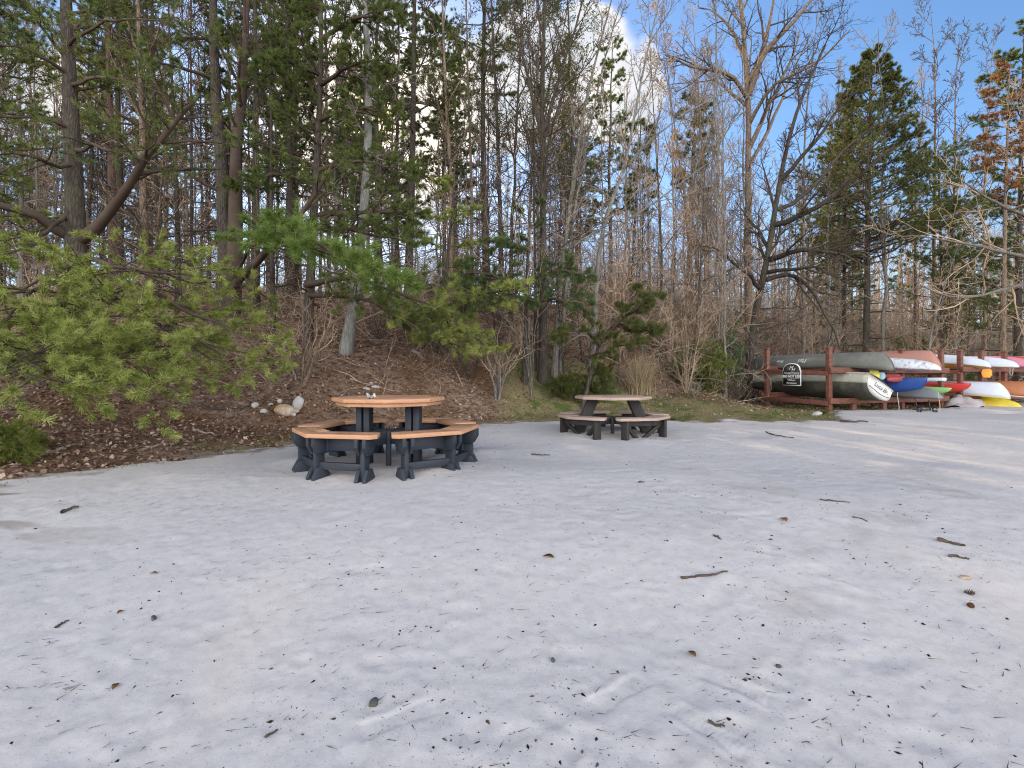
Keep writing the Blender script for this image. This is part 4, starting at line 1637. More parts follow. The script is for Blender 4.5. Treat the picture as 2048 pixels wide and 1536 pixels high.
# paddles whose blades hang below the olive canoe
def paddle(label, s, e, z, mat, blade=(.20, .44), tilt=0.0, face=(-.49, -.87, 0), shaft_dir=None, group=None, name='paddle'):
    p = rk(s, e)
    root = thing(name, label, 'paddle', (p[0], p[1], z), 0, group)
    f = nrm(np.asarray(face, float))
    up = np.array([math.sin(tilt) * -f[1], math.sin(tilt) * f[0], math.cos(tilt)])
    Mx = np.eye(4)
    Mx[:3, 2] = f
    Mx[:3, 1] = up
    Mx[:3, 0] = np.cross(up, f)
    w2, h2 = blade[0] / 2, blade[1]
    yy = np.linspace(0, 1, 12)
    ww = w2 * np.sin(PI * np.clip(.12 + .80 * yy, 0, 1)) ** .45
    pts = np.concatenate([np.stack([ww, -yy * h2], -1), np.stack([-ww[::-1], -yy[::-1] * h2], -1)])
    bb = Buf()
    prism(bb, pts[::-1], -.010, .010, Mx)
    bb.build('blade', mat, root, bevel=.006)
    sd3 = np.array([-AX_[0], -AX_[1], .02]) if shaft_dir is None else np.asarray(shaft_dir, float)
    bb = Buf()
    q0 = xf(np.array([[0, -.05, -.014]]), Mx)[0]
    tubes(bb, np.stack([q0, q0 + sd3 * 1.6]), np.full(2, .016), 8)
    bb.build('shaft', M['navy_board'], root, True)
    return root


paddle('yellow paddle blade hanging below the olive canoe', .95, .55, 1.22, m_lemon, (.24, .34))
paddle('pale blue oval paddle blade hanging behind the sign end post', .5, .35, 1.14, m_lblue, (.22, .13))
paddle('pale blue paddle blade right of the yellow one', 1.14, .62, 1.14, m_lblue, (.15, .19))
paddle('round orange paddle blade hanging below the amber decked kayak', 5.95, .3, 1.26, m_orange, (.25, .27))
for s, e, ln, lb in ((1.5, .75, .75, 'maroon foam float lying lower on the dinghy side'), (1.75, .45, .7, 'maroon foam float lying upper beside the paddle blades')):
    bb = Buf()
    K = 9
    yy = np.linspace(-ln / 2, ln / 2, K)
    r_ = .085 * (1 - (np.abs(np.linspace(-1, 1, K)) ** 4) * .75)
    Mx = frame((0, 0, 0), (RD[0], RD[1], 0))
    tubes(bb, xf(np.stack([yy, 0 * yy, 0 * yy], -1), Mx), r_, 12)
    Vv = np.concatenate(bb.V)
    bb.V = [Vv]
    bb.A = [np.zeros(len(Vv))]
    o = bb.build('float', m_maroon, None, True)
    p = rk(s, e)
    o.location = (p[0], p[1], zl + .52 + (.07 if 'upper' in lb else 0))
    tag(o, lb, 'float')

# ------------------------------------------------------------------ sign on the rack end
sp = rk(-.165, -1.08)
sroot = thing('sign', 'black arched sign with white border reading DO NOT USE on the rack end', 'sign', (sp[0], sp[1], 0))
nrmS = np.array([-RD[0], -RD[1], 0])
xs = np.array([AX_[0], AX_[1], 0])                   # to the reader's right
Ms = np.eye(4)
Ms[:3, 0], Ms[:3, 1], Ms[:3, 2] = xs, (0, 0, 1), nrmS
Ms[:3, 3] = (0, 0, 1.085)
W2, Hs = .325, .66


def arch(w2, h0, hs, ht, n=16):
    pts = [(-w2, h0), (w2, h0), (w2, hs)]
    for k in range(n + 1):
        x = w2 * .93 * math.cos(PI * k / n)
        pts.append((x, hs + .0 + (ht - hs) * math.sin(PI * k / n) ** .8))
    pts.append((-w2, hs))
    return np.array(pts)


bb = Buf()
prism(bb, arch(W2, -.33, .13, .335), -.012, .004, Ms)
bb.build('border', m_signw, sroot)
bb = Buf()
prism(bb, arch(W2 - .028, -.302, .118, .306), .0045, .009, Ms)
bb.build('board', m_signb, sroot)


def at_sign(x, y):
    Q = Ms.copy()
    Q[:3, 3] = Ms[:3, 3] + Ms[:3, 0] * x + Ms[:3, 1] * y + Ms[:3, 2] * .011
    return Q


text('M', .17, m_signw, sroot, at_sign(-.025, .19), 'monogram', shear=.45)
text('H', .15, m_signw, sroot, at_sign(.05, .135), 'monogram', shear=.45)
text('Personal Property', .073, m_signw, sroot, at_sign(0, .045), shear=.15)
text('DO NOT USE', .100, m_signw, sroot, at_sign(0, -.055), bold=.004)
text('Without', .080, m_signw, sroot, at_sign(0, -.165), shear=.15)
text('Permission', .080, m_signw, sroot, at_sign(0, -.250), shear=.15)
bb = Buf()
box(bb, (0, -.108, .0105), (.54, .008, .002), Ms)
box(bb, (0, .005, .0105), (.54, .004, .002), Ms)
bb.build('rule_line', m_signw, sroot)

# ------------------------------------------------------------------ small gear beside the rack
p = on_floor(1848, 828)
root = thing('boat_trolley', 'small black metal boat trolley standing on the sand by the blue tarpaulin', 'trolley', p)
bb = Buf()
for a, c in (((-.2, -.12, .05), (.2, -.12, .05)), ((-.2, .12, .05), (.2, .12, .05)), ((-.16, -.12, .05), (-.16, .12, .05)), ((.16, -.12, .05), (.16, .12, .05)), ((-.16, 0, .05), (-.2, .05, .36)), ((.16, 0, .05), (.16, .05, .3))):
    bar(bb, a, c, .022, .022)
bb.build('frame', m_black, root)
for x in (-.2, .2):
    bb = Buf()
    aa = np.linspace(0, 2 * PI, 17)
    tubes(bb, np.stack([0 * aa + x, np.cos(aa) * .07 - .1, np.sin(aa) * .07 + .07], -1), np.full(17, .018), 8)
    bb.build('wheel', m_black, root, True)
p = on_floor(1872, 809)
bb = Buf()
tt = np.linspace(0, 1, 14)
wv = .16 * np.sin(PI * np.clip(tt * .85 + .1, 0, 1)) ** .6
prism(bb, np.concatenate([np.stack([(tt - .5) * 1.1, wv], -1), np.stack([(tt[::-1] - .5) * 1.1, -wv[::-1]], -1)]), .0, .05)
o = bb.build('float_board', m_blue2, None, bevel=.015)
o.location = p + np.array([0, 0, .005])
o.rotation_euler = (0, 0, -.3)
tag(o, 'bright blue board lying flat on the sand below the lime green kayak', 'board')
# mooring ropes hanging from boats
for (s, e, z0, z1, lb) in ((1.2, 1.0, .62, .12, 'thin pale rope hanging from the dinghy transom to the sand'),
                           (2.35, 1.25, .62, .06, 'pale rope dangling from the tip of the blue tarpaulin'),
                           (6.2, .75, 1.30, 1.05, 'looped white rope hanging from the first white kayak'),
                           (7.2, .7, 1.32, .98, 'looped white rope hanging from the second white kayak')):
    q = rk(s, e)
    zz = np.linspace(z0, z1, 9)
    pts = np.stack([q[0] + .03 * np.sin(zz * 9), q[1] + .02 * np.cos(zz * 7), zz], -1)
    if 'looped' in lb:
        pts = np.concatenate([pts, pts[::-1] + np.array([.09, 0, 0])])
    bb = Buf()
    tubes(bb, resample(pts, 14) - np.array([q[0], q[1], z0]), np.full(14, .007), 6)
    o = bb.build('rope', m_rope, None, True)
    o.location = (q[0], q[1], z0)
    tag(o, lb, 'rope')

# ================================================================== trees
def trunk_pts(px, y, K=14, jit=.0, rng=RNG, sink=.25):
    """px: (u, v) list from the ground up, first v ignored; y: distance"""
    u0 = px[0][0]
    x0 = (u0 - CX) / F_PX * y
    z0 = float(ground(x0, y))
    pts = [np.array([x0, y, z0 - sink])]
    for q in px[1:]:
        yy = y + (q[2] if len(q) > 2 else 0)
        pts.append(P(q[0], q[1], yy))
    return resample(np.array(pts), K, jit, rng), np.array([x0, y, z0])


def flare(R):
    R = R.copy()
    R[0] *= 1.3
    R[1] *= 1.06
    return R


TREES = 0


def finish_tree(name, label, base, trunk, tmat, branches=None, bmat=None, crown=None, cmat=None, cat='tree', group=None):
    root = thing(name, label, cat, base, 0, group)
    trunk.build('trunk', M[tmat], root, True, origin=base)
    if branches is not None and branches.n:
        branches.build('crown', M[bmat or tmat], root, True, origin=base)
    if crown is not None and crown.n:
        crown.build('foliage', M[cmat], root, False, origin=base)
    return root


def bare_crown(rng, Pt, Rt, tb, cb, n1=12, n2=6, n3=5, n4=2, tr=(.35, .98), ang1=(28, 50), lens1=(2.0, 4.0), up1=.10, jit=.10, rmin=.006, extra=None):
    """limbs go to tb, finer branching to cb; returns the finest twigs"""
    P1, R1 = sprout(rng, Pt, Rt, n1, tr, ang1, K=9, up=up1, jit=jit, lens=lens1, rk=.62, rmin=rmin * 1.6, taper=.45)
    if extra is not None:
        P1 = np.concatenate([P1, extra[0]])
        R1 = np.concatenate([R1, extra[1]])
    tubes(tb, P1, R1, 6)
    P2, R2 = sprout(rng, P1, R1, n2, (.18, .97), (30, 55), (.35, .6), 7, .06, jit * 1.2, .6, rmin * 1.2)
    tubes(cb, P2, R2, 4)
    P3, R3 = sprout(rng, P2, R2, n3, (.15, .97), (28, 60), (.35, .65), 5, .05, jit * 1.4, .6, rmin)
    tubes(cb, P3, R3, 3)
    if n4:
        P4, R4 = sprout(rng, P3, R3, n4, (.25, .97), (28, 60), (.4, .75), 4, .04, jit * 1.5, .7, rmin)
        tubes(cb, P4, R4, 3)
        return P4
    return P3


def dead_twigs(rng, Pt, Rt, cb, rmin, n=16):
    """dry side twigs on the lower stem"""
    P1, R1 = sprout(rng, Pt[None], Rt[None], n, (.06, .5), (50, 95), K=7, up=.02, jit=.12, lens=(.6, 2.4), rk=.35, rmin=rmin, taper=.1, rcap=.022)
    tubes(cb, P1, R1, 4)
    P2, R2 = sprout(rng, P1, R1, 6, (.15, .97), (30, 65), (.3, .6), 5, .02, .14, .7, rmin * .8)
    tubes(cb, P2, R2, 3)
    P3, R3 = sprout(rng, P2, R2, 3, (.2, .97), (30, 65), (.35, .6), 4, .02, .14, .7, rmin * .7)
    tubes(cb, P3, R3, 3)


def hero_bare(label, px, y, wpx, tmat='bark_grey', bmat='twig_grey', seed=0, n1=12, n2=6, n3=5, n4=2, tr=(.35, .98), ang1=(26, 46),
              lens1=(1.6, 3.4), up1=.10, limbs=(), leaf_mat=None, nleaf=0, top_r=.07, rmin=.006, name='bare_tree', leaf_size=.05, jit=.1, group=None):
    rng = np.random.default_rng(1000 + seed)
    Pt, base = trunk_pts(px, y, 16, .015 * wpx / F_PX * y, rng)
    r0 = wpx * (.84 if y < 15 else .74) / 2 / F_PX * y
    Rt = r0 * (1 - (1 - top_r) * np.linspace(0, 1, 16) ** .68)
    tb, cb, lb = Buf(), Buf(), Buf()
    tubes(tb, Pt, flare(Rt), 12)
    extra = None
    if limbs:
        LP, LR = [], []
        for lm in limbs:
            pts = np.array([P(q[0], q[1], y + (q[2] if len(q) > 2 else 0)) for q in lm[1]])
            LP.append(resample(pts, 9, .02 * y / 15, rng))
            LR.append(lm[0] / 2 / F_PX * y * (1 - .78 * np.linspace(0, 1, 9)))
        extra = (np.array(LP), np.array(LR))
    dead_twigs(rng, Pt, Rt, cb, rmin)
    last = bare_crown(rng, Pt[None], Rt[None], tb, cb, n1, n2, n3, n4, tr, ang1, lens1, up1, jit, rmin, extra)
    if leaf_mat:
        p, _ = sample_on(rng, last[rng.integers(0, len(last), nleaf)], 1)
        leafbits(lb, rng, p, leaf_size)
    return finish_tree(name, label, base, tb, tmat, cb, bmat, lb if leaf_mat else None, leaf_mat, group=group)


def pine_limbs(rng, P1, R1, wb, nb, n2=9, n3=4, nt=5, k=14, L=.12, w=.007, ang=(35, 60), ratio=(.28, .5), flat=.6, tr2=(.25, .98), up2=.03, tuft_tr=(.35, 1.0)):
    tubes(wb, P1, R1, 6)
    P2, R2 = sprout(rng, P1, R1, n2, tr2, ang, ratio, 6, up2, .09, .55, .006, flat=flat, taper=.55)
    tubes(wb, P2, R2, 4)
    P3, R3 = sprout(rng, P2, R2, n3, (.25, .98), (30, 55), (.4, .65), 4, .05, .1, .6, .004, flat=flat * .7)
    tubes(wb, P3, R3, 3)
    for Pq, m in ((P3, nt), (P2, max(1, nt // 2)), (P1, 2)):
        p, T = sample_on(rng, Pq, m, tuft_tr)
        needles(nb, rng, p, T, k, L, w, fwd=.95)
    p, T = P3[:, -1], nrm(P3[:, -1] - P3[:, -2])
    needles(nb, rng, p, T, k, L, w, fwd=1.2)


def hero_pine(label, px, y, wpx, tmat='bark_pine', nmat='needle_d', seed=0, nl=34, tr=(.3, .99), ang=(65, 95), lens=(1.5, 3.0), taper=.6, up1=.04,
              limbs=(), n2=8, n3=3, nt=4, k=12, L=.13, w=.010, top_r=.2, name='pine_tree', ratio=(.28, .5), dead=0, group=None, flat=.6):
    rng = np.random.default_rng(2000 + seed)
    Pt, base = trunk_pts(px, y, 16, .012 * wpx / F_PX * y, rng)
    r0 = wpx / 2 / F_PX * y
    Rt = r0 * (1 - (1 - top_r) * np.linspace(0, 1, 16) ** .68)
    tb, wb, nb = Buf(), Buf(), Buf()
    ownb = {}
    tubes(tb, Pt, flare(Rt), 12)
    if nl:
        P1, R1 = sprout(rng, Pt[None], Rt[None], nl, tr, ang, K=8, up=up1, jit=.07, lens=lens, rk=.4, rmin=.012, taper=taper)
        pine_limbs(rng, P1, R1, wb, nb, n2, n3, nt, k, L, w, ratio=ratio, flat=flat)
    for lm in limbs:
        pts = np.array([P(q[0], q[1], y + (q[2] if len(q) > 2 else 0)) for q in lm[1]])
        LP = resample(pts, 9, .02, rng)[None]
        LR = (lm[0] / 2 / F_PX * y * (1 - .8 * np.linspace(0, 1, 9)))[None]
        d = dict(n2=n2 + 4, n3=n3, nt=nt, k=k, L=L, w=w)
        if len(lm) > 2:
            d.update(lm[2])
        own = d.pop('own', None)
        if own:                                    # a bough whose needles differ from the rest
            ow = ownb.setdefault(own, (Buf(), Buf()))
            pine_limbs(rng, LP, LR, ow[0], ow[1], **d)
        else:
            pine_limbs(rng, LP, LR, wb, nb, **d)
    if dead:
        P1, R1 = sprout(rng, Pt[None], Rt[None], dead, (.1, tr[0] + .1), (75, 100), K=6, up=-.02, jit=.09, lens=(.5, 1.6), rk=.3, rmin=.007, taper=.1)
        tubes(wb, P1, R1, 4)
        P2, R2 = sprout(rng, P1, R1, 4, (.3, .95), (30, 60), (.3, .5), 4, 0, .12, .6, .005)
        tubes(wb, P2, R2, 3)
    root = finish_tree(name, label, base, tb, tmat, wb, 'twig_dark', nb, nmat, group=group)
    for m, (w_, n_) in ownb.items():
        bo = w_.build('bough', M['twig_dark'], root, True, origin=base)
        bo['label'] = 'bright green long-needled bough'
        n_.build('needles', M[m], bo, False, origin=base)
    return root


near = dict(k=26, L=.09, w=.0065, n3=5, nt=7, own='needle_light', ratio=(.2, .38))
# ---- the big pine at the left with drooping boughs towards the sand
hero_pine('big forked pine at the left edge with yellow-green boughs drooping over the sand', [(150, 0), (152, 480), (146, 330), (140, 180), (134, 60), (128, -120), (122, -330)], 9.3, 52,
          'bark_dark', 'needle_d', 1, nl=9, tr=(.5, .97), lens=(1.2, 2.2), n2=8, n3=3, nt=4, k=16, L=.10, w=.007,
          limbs=[
              (26, [(165, 476), (215, 435, -.3), (262, 372, -.8), (285, 330, -1.1), (340, 250, -1.4), (400, 190, -1.6)], dict(tr2=(.45, .98), k=15)),
              (22, [(135, 470), (80, 432, -.4), (20, 412, -.8), (-80, 400, -1.2), (-160, 430, -1.5)], dict(tr2=(.45, .98))),
              (12, [(150, 505), (185, 520, -1.0), (260, 540, -2.0), (330, 548, -2.6), (420, 556, -2.9)], dict(n2=9, tr2=(.35, .98), **near)),
              (13, [(150, 530), (230, 560, -1.0), (330, 585, -1.9), (410, 640, -2.6), (500, 685, -2.9)], dict(n2=12, tr2=(.3, .98), **near)),
              (12, [(146, 540), (200, 590, -1.2), (290, 625, -2.1), (360, 660, -2.7), (450, 710, -3.0)], dict(n2=11, tr2=(.35, .98), **near)),
              (11, [(140, 545), (120, 580, -1.4), (150, 610, -2.4), (220, 650, -3.1), (300, 690, -3.3)], dict(n2=8, tr2=(.3, .98), **near)),
              (11, [(140, 530), (90, 560, -1.4), (60, 585, -2.4), (20, 640, -3.2), (-60, 690, -3.4)], dict(n2=9, tr2=(.3, .98), **near)),
              (10, [(150, 570), (200, 640, -1.6), (250, 700, -2.5), (330, 735, -3.0), (420, 770, -3.2)], dict(n2=9, tr2=(.35, .98), **near)),
              (10, [(145, 570), (130, 640, -1.6), (120, 700, -2.6), (160, 735, -3.2), (250, 755, -3.4)], dict(n2=7, tr2=(.4, .98), **near)),
              (10, [(140, 570), (80, 640, -1.8), (40, 690, -3.0), (60, 715, -3.8), (120, 735, -4.1)], dict(n2=9, tr2=(.4, .98), **near)),
              (10, [(140, 590), (60, 680, -2.0), (0, 730, -3.2), (20, 755, -4.0), (80, 775, -4.2)], dict(n2=8, tr2=(.45, .98), **near)),
              (10, [(140, 600), (70, 670, -2.0), (20, 700, -3.4), (30, 720, -4.2), (90, 745, -4.5)], dict(n2=10, tr2=(.45, .98), **near)),
              (10, [(140, 560), (220, 600, -1.2), (300, 640, -2.2), (380, 690, -2.8), (450, 735, -3.0)], dict(n2=9, tr2=(.35, .98), **near)),
              (9, [(140, 610), (50, 700, -2.4), (-10, 735, -4.0), (20, 755, -4.6), (95, 770, -4.8)], dict(n2=11, tr2=(.5, .98), **near)),
              (9, [(145, 590), (180, 660, -1.8), (220, 715, -2.8), (290, 750, -3.4), (360, 785, -3.6)], dict(n2=9, tr2=(.35, .98), **near)),
              (9, [(135, 430), (90, 470, -1), (30, 500, -2.0), (-40, 520, -2.6)], dict(n2=8, tr2=(.3, .98), **near)),
              (9, [(150, 330), (100, 330, -.6), (40, 300, -1.2), (-50, 310, -1.6)], dict(n2=7, k=18, L=.09, w=.0065)),
              (9, [(145, 260), (90, 230, -.5), (30, 235, -1.0), (-60, 250, -1.4)], dict(n2=7, k=18, L=.09, w=.0065)),
              (9, [(150, 300), (190, 290, -.8), (240, 300, -1.4), (290, 320, -1.9)], dict(n2=8, k=18, L=.09, w=.0065)),
              (8, [(140, 150), (80, 110, -.5), (20, 90, -1.0), (-60, 90, -1.3)], dict(n2=7, k=18, L=.09, w=.0065)),
              (8, [(142, 170), (200, 150, -.8), (260, 165, -1.4), (330, 190, -1.8)], dict(n2=7, k=18, L=.09, w=.0065)),
              (8, [(138, 90), (190, 50, -.8), (250, 35, -1.4), (320, 40, -1.8)], dict(n2=7, k=18, L=.09, w=.0065)),
          ])

# ---- double-stemmed dark pine left of the orange table, carrying the bright green bough
hero_pine('dark double-stemmed pine with a bright green long-needled bough above the orange table', [(452, 0), (452, 500), (446, 330), (432, 240), (428, 120), (425, -60), (420, -300)], 12.4, 38, 'bark_dark', 'needle_d', 2,
          nl=13, tr=(.5, .98), lens=(1.2, 2.4), n2=8, n3=3, nt=4, k=18, L=.11, w=.0075, dead=14,
          limbs=[
              (34, [(462, 640), (470, 560, -.1), (468, 400, -.1), (478, 260, -.1), (492, 120, 0), (500, -60, 0)], dict(n2=12, tr2=(.5, .98), ratio=(.2, .34))),
              (20, [(460, 590), (500, 530, -1), (560, 480, -2.5), (620, 420, -3.0), (670, 320, -3.4)], dict(n2=6, tr2=(.6, .98), ratio=(.2, .3))),
              (8, [(465, 560), (490, 500, -3.0), (545, 470, -5.2), (600, 468, -5.9), (640, 490, -6.1), (700, 525, -6.2)], dict(n2=12, n3=3, nt=5, k=34, L=.135, w=.0065, tr2=(.45, .98), ratio=(.09, .18), tuft_tr=(.2, 1), own='needle_bright')),
              (5, [(600, 468, -5.9), (650, 500, -6.1), (710, 525, -6.2), (770, 548, -6.3), (828, 572, -6.3)], dict(n2=13, n3=3, nt=5, k=34, L=.135, w=.0065, tr2=(.1, .98), ratio=(.11, .20), tuft_tr=(.2, 1), own='needle_bright')),
              (6, [(560, 480, -2.5), (585, 475, -5.0), (590, 462, -6.0), (575, 455, -6.2), (520, 462, -6.2)], dict(n2=9, n3=3, nt=5, k=34, L=.135, w=.0065, tr2=(.6, .98), ratio=(.10, .17), tuft_tr=(.2, 1), own='needle_bright')),
          ])

# ---- young white pine behind the orange table with layered boughs
mid = dict(k=26, L=.11, w=.008, n3=4, nt=5)
hero_pine('young pine with layered green boughs reaching right above the orange table', [(612, 0), (620, 560), (628, 420), (636, 300), (640, 180), (642, 60), (645, -160)], 11.3, 24, 'bark_dark', 'needle_d', 3,
          nl=30, tr=(.42, .98), lens=(1.3, 2.6), n2=8, n3=3, nt=4, k=18, L=.11, w=.0075, dead=10,
          limbs=[
              (14, [(612, 570), (650, 562, -.6), (700, 552, -1.2), (770, 572, -1.6), (870, 612, -2.0)], dict(n2=13, tr2=(.4, .98), **mid)),
              (12, [(614, 590), (660, 590, -.5), (720, 590, -1.0), (790, 625, -1.4), (840, 660, -1.6)], dict(n2=12, tr2=(.3, .98), ratio=(.2, .36), **mid)),
              (12, [(640, 430), (690, 430, -.5), (760, 425, -1.0), (840, 425, -1.4)], dict(n2=13, tr2=(.15, .98), **mid)),
              (12, [(640, 450), (700, 460, -.6), (760, 465, -1.2), (820, 490, -1.6)], dict(n2=12, tr2=(.2, .98), **mid)),
              (10, [(640, 340), (700, 320, -.6), (760, 330, -1.2), (820, 350, -1.5)], dict(n2=12, **mid)),
              (10, [(636, 370), (580, 350, -.6), (530, 350, -1.2), (480, 370, -1.5)], dict(n2=12, **mid)),
              (10, [(640, 240), (700, 215, -.6), (770, 220, -1.2)], dict(n2=12, **mid)),
              (10, [(640, 170), (700, 130, -.6), (770, 120, -1.2)], dict(n2=12, **mid)),
              (10, [(640, 150), (580, 120, -.6), (520, 130, -1.2)], dict(n2=12, **mid)),
              (10, [(640, 80), (700, 40, -.6), (780, 20, -1.2)], dict(n2=12, **mid)),
          ])
# ---- pine saplings right of the orange table
hero_pine('young pine with lime green low boughs right of the orange table', [(880, 0), (885, 640), (895, 520), (905, 420), (910, 330)], 12.6, 13, 'bark_dark', 'needle_light', 4, nl=8, tr=(.45, .97), lens=(.7, 1.6), n2=7, n3=3, nt=4, k=18, L=.10, w=.0075,
          limbs=[
              (9, [(882, 640), (860, 620, -1.2), (840, 618, -2.4), (815, 622, -3.0)], dict(n2=12, ratio=(.22, .4), **mid)),
              (10, [(884, 620), (920, 600, -1.0), (970, 585, -2.0), (1040, 575, -2.6)], dict(n2=13, tr2=(.1, .98), ratio=(.2, .36), **mid)),
              (10, [(884, 640), (900, 650, -1.2), (930, 668, -2.2), (985, 690, -2.6)], dict(n2=13, tr2=(.1, .98), ratio=(.25, .42), **mid)),
              (9, [(884, 640), (870, 650, -1.2), (880, 665, -2.2), (905, 690, -2.6)], dict(n2=11, tr2=(.1, .98), ratio=(.3, .45), **mid)),
          ])
hero_pine('bushy dark pine between the two picnic tables', [(1048, 0), (1052, 640), (1055, 540), (1058, 440), (1060, 380)], 12.8, 14, 'bark_dark', 'needle_b', 5, nl=6, tr=(.6, .97), lens=(.6, 1.2), n2=7, n3=3, nt=4, k=18, L=.10, w=.0075,
          limbs=[
              (11, [(1052, 580), (1010, 560, -.6), (970, 545, -1.2), (930, 545, -1.6)], dict(n2=12, ratio=(.3, .5), **mid)),
              (11, [(1054, 560), (1090, 545, -.6), (1130, 540, -1.2), (1160, 548, -1.5)], dict(n2=12, ratio=(.3, .5), **mid)),
              (10, [(1052, 610), (1090, 600, -.6), (1130, 600, -1.2), (1175, 612, -1.5)], dict(n2=12, ratio=(.25, .42), **mid)),
              (10, [(1052, 600), (1030, 590, -.8), (1010, 590, -1.4), (985, 600, -1.8)], dict(n2=11, ratio=(.3, .5), **mid)),
              (9, [(1055, 500), (1020, 490, -.6), (990, 490, -1.2)], dict(n2=11, ratio=(.3, .5), **mid)),
          ])
hero_pine('leaning scraggly pine behind the pale picnic table', [(1160, 0), (1195, 690), (1235, 640), (1265, 600), (1290, 560)], 12.4, 12, 'bark_dark', 'needle_olive', 6, nl=5, tr=(.5, .97), lens=(.5, 1.0), n2=7, n3=3, nt=4, k=18, L=.10, w=.007,
          limbs=[
              (8, [(1215, 665), (1245, 640, -.4), (1280, 610, -.8), (1310, 590, -1.0)], dict(n2=11, ratio=(.25, .4), **mid)),
              (8, [(1230, 650), (1260, 655, -.4), (1290, 660, -.8), (1325, 662, -1.0)], dict(n2=11, ratio=(.25, .4), **mid)),
              (8, [(1200, 690), (1180, 665, -.6), (1150, 660, -1.0), (1120, 672, -1.2)], dict(n2=10, ratio=(.3, .45), **mid)),
              (8, [(1180, 715), (1210, 705, -.5), (1250, 690, -.8), (1270, 685, -1.0)], dict(n2=9, ratio=(.3, .45), **mid)),
          ])


def bush(name, label, u, y, H, spread, nmat, seed, n=22, mat='twig_dark', **kw):
    rng = np.random.default_rng(3000 + seed)
    x = (u - CX) / F_PX * y
    base = np.array([x, y, float(ground(x, y))])
    a = rng.uniform(0, 2 * PI, n)
    K = 7
    s = np.linspace(0, 1, K)
    out = rng.uniform(.3, 1, n)
    hh = H * np.sqrt(np.clip(1.05 - out ** 2, .05, 1)) * rng.uniform(.7, 1, n)
    Pn = np.stack([x + np.cos(a)[:, None] * spread * out[:, None] * s[None] ** .8, y + np.sin(a)[:, None] * spread * out[:, None] * s[None] ** .8, base[2] - .05 + hh[:, None] * s[None] ** 1.1], -1)
    Pn += rng.normal(0, .02, Pn.shape)
    Rn = .018 * (1 - .8 * s)[None] * np.ones((n, 1)) * H
    wb, nb = Buf(), Buf()
    d = dict(n2=7, n3=3, nt=4, k=13, L=.09, w=.008, flat=.1, ratio=(.3, .5), tr2=(.15, .98))
    d.update(kw)
    pine_limbs(rng, Pn, Rn, wb, nb, **d)
    root = thing(name, label, 'shrub', base)
    wb.build('stems', M[mat], root, True, origin=base)
    nb.build('foliage', M[nmat], root, False, origin=base)
    return root


bush('evergreen_shrub', 'dark green low shrub at the left edge of the sand under the pine', 4, 5.9, .5, .42, 'needle_y', 1, 20)
bush('evergreen_shrub', 'dark evergreen shrub low behind the gap between the two picnic tables', 1135, 12.6, .8, .6, 'needle_olive', 2, 16)
bush('evergreen_shrub', 'rounded olive green shrub left of the boat rack', 1402, 15.6, 1.75, .95, 'needle_y', 3, 48, k=14, L=.10)
bush('evergreen_shrub', 'taller green sapling pine against the leaning tree beside the rack', 1446, 17.0, 2.5, .55, 'needle_g', 4, 22)
bush('evergreen_shrub', 'grey-green shrub behind the right side of the pale picnic table', 1195, 12.8, 1.1, .45, 'needle_olive', 5, 11)
bush('yellow_bush', 'small bush with yellow leaves behind the olive canoe', 1535, 21.5, 1.6, .7, 'leaf_yellow', 6, 12, k=5, L=.07, w=.035)

# ---- explicit trunks and bare trees -------------------------------------------------
hero_bare('pale lichened trunk rising behind the orange tabletop', [(688, 0), (694, 680), (712, 580), (722, 480), (736, 330), (738, 200), (733, 60), (728, -60), (724, -420)], 11.2, 29, 'bark_pale', 'twig_grey', 1, n1=9, tr=(.55, .98), lens1=(1.5, 3), top_r=.3)
hero_bare('straight dark-based trunk left of the pale table with a pale top', [(1086, 0), (1086, 600), (1088, 420), (1082, 250), (1088, 110), (1090, 0), (1092, -300)], 13.2, 24, 'bark_dark', 'twig_dark', 2, n1=14, tr=(.3, .98), lens1=(1.6, 3.2), leaf_mat='leaf_dark', nleaf=2700, limbs=[
    (8, [(1088, 300), (1060, 170, -.3), (1030, 60, -.5), (1000, -60, -.6)]), (9, [(1088, 260), (1120, 150, -.3), (1150, 60, -.5), (1180, -60, -.6)])])
hero_bare('curving tall stem springing beside the straight dark trunk', [(1108, 0), (1118, 560), (1138, 440), (1150, 330), (1165, 230), (1192, 110), (1222, 10), (1260, -160)], 13.5, 17, 'bark_grey', 'twig_grey', 3, n1=10, tr=(.3, .98), lens1=(1.2, 2.6))
hero_bare('slender stem curving right beside the tall curving stem', [(1118, 0), (1130, 580), (1148, 420), (1170, 290), (1196, 190), (1212, 90), (1245, 0), (1290, -140)], 13.8, 12, 'bark_grey', 'twig_grey', 4, n1=10, tr=(.3, .98), lens1=(1.0, 2.2))
hero_bare('slim dark stem close left of the straight dark trunk', [(1068, 0), (1072, 560), (1066, 400), (1070, 260), (1060, 120), (1050, 0), (1040, -200)], 13.6, 11, 'bark_dark', 'twig_dark', 5, n1=10, tr=(.35, .98), lens1=(1.0, 2.2), leaf_mat='leaf_dark', nleaf=1500)
hero_bare('pale crooked trunk bending right high above the pale table', [(1183, 0), (1190, 600), (1197, 500), (1203, 430), (1232, 380), (1254, 345), (1258, 300), (1268, 230), (1290, 120), (1320, 0), (1340, -120)], 14.6, 17, 'bark_pale', 'twig_grey', 6, n1=11, tr=(.4, .98), lens1=(1.4, 3.0), limbs=[
    (5, [(1196, 460), (1130, 500, -.3), (1060, 575, -.5)]), (5, [(1256, 330), (1330, 250, -.5), (1420, 200, -.8), (1500, 160, -1)]),
    (5, [(1196, 480), (1290, 420, -.6), (1340, 380, -.9), (1440, 310, -1.3)])])
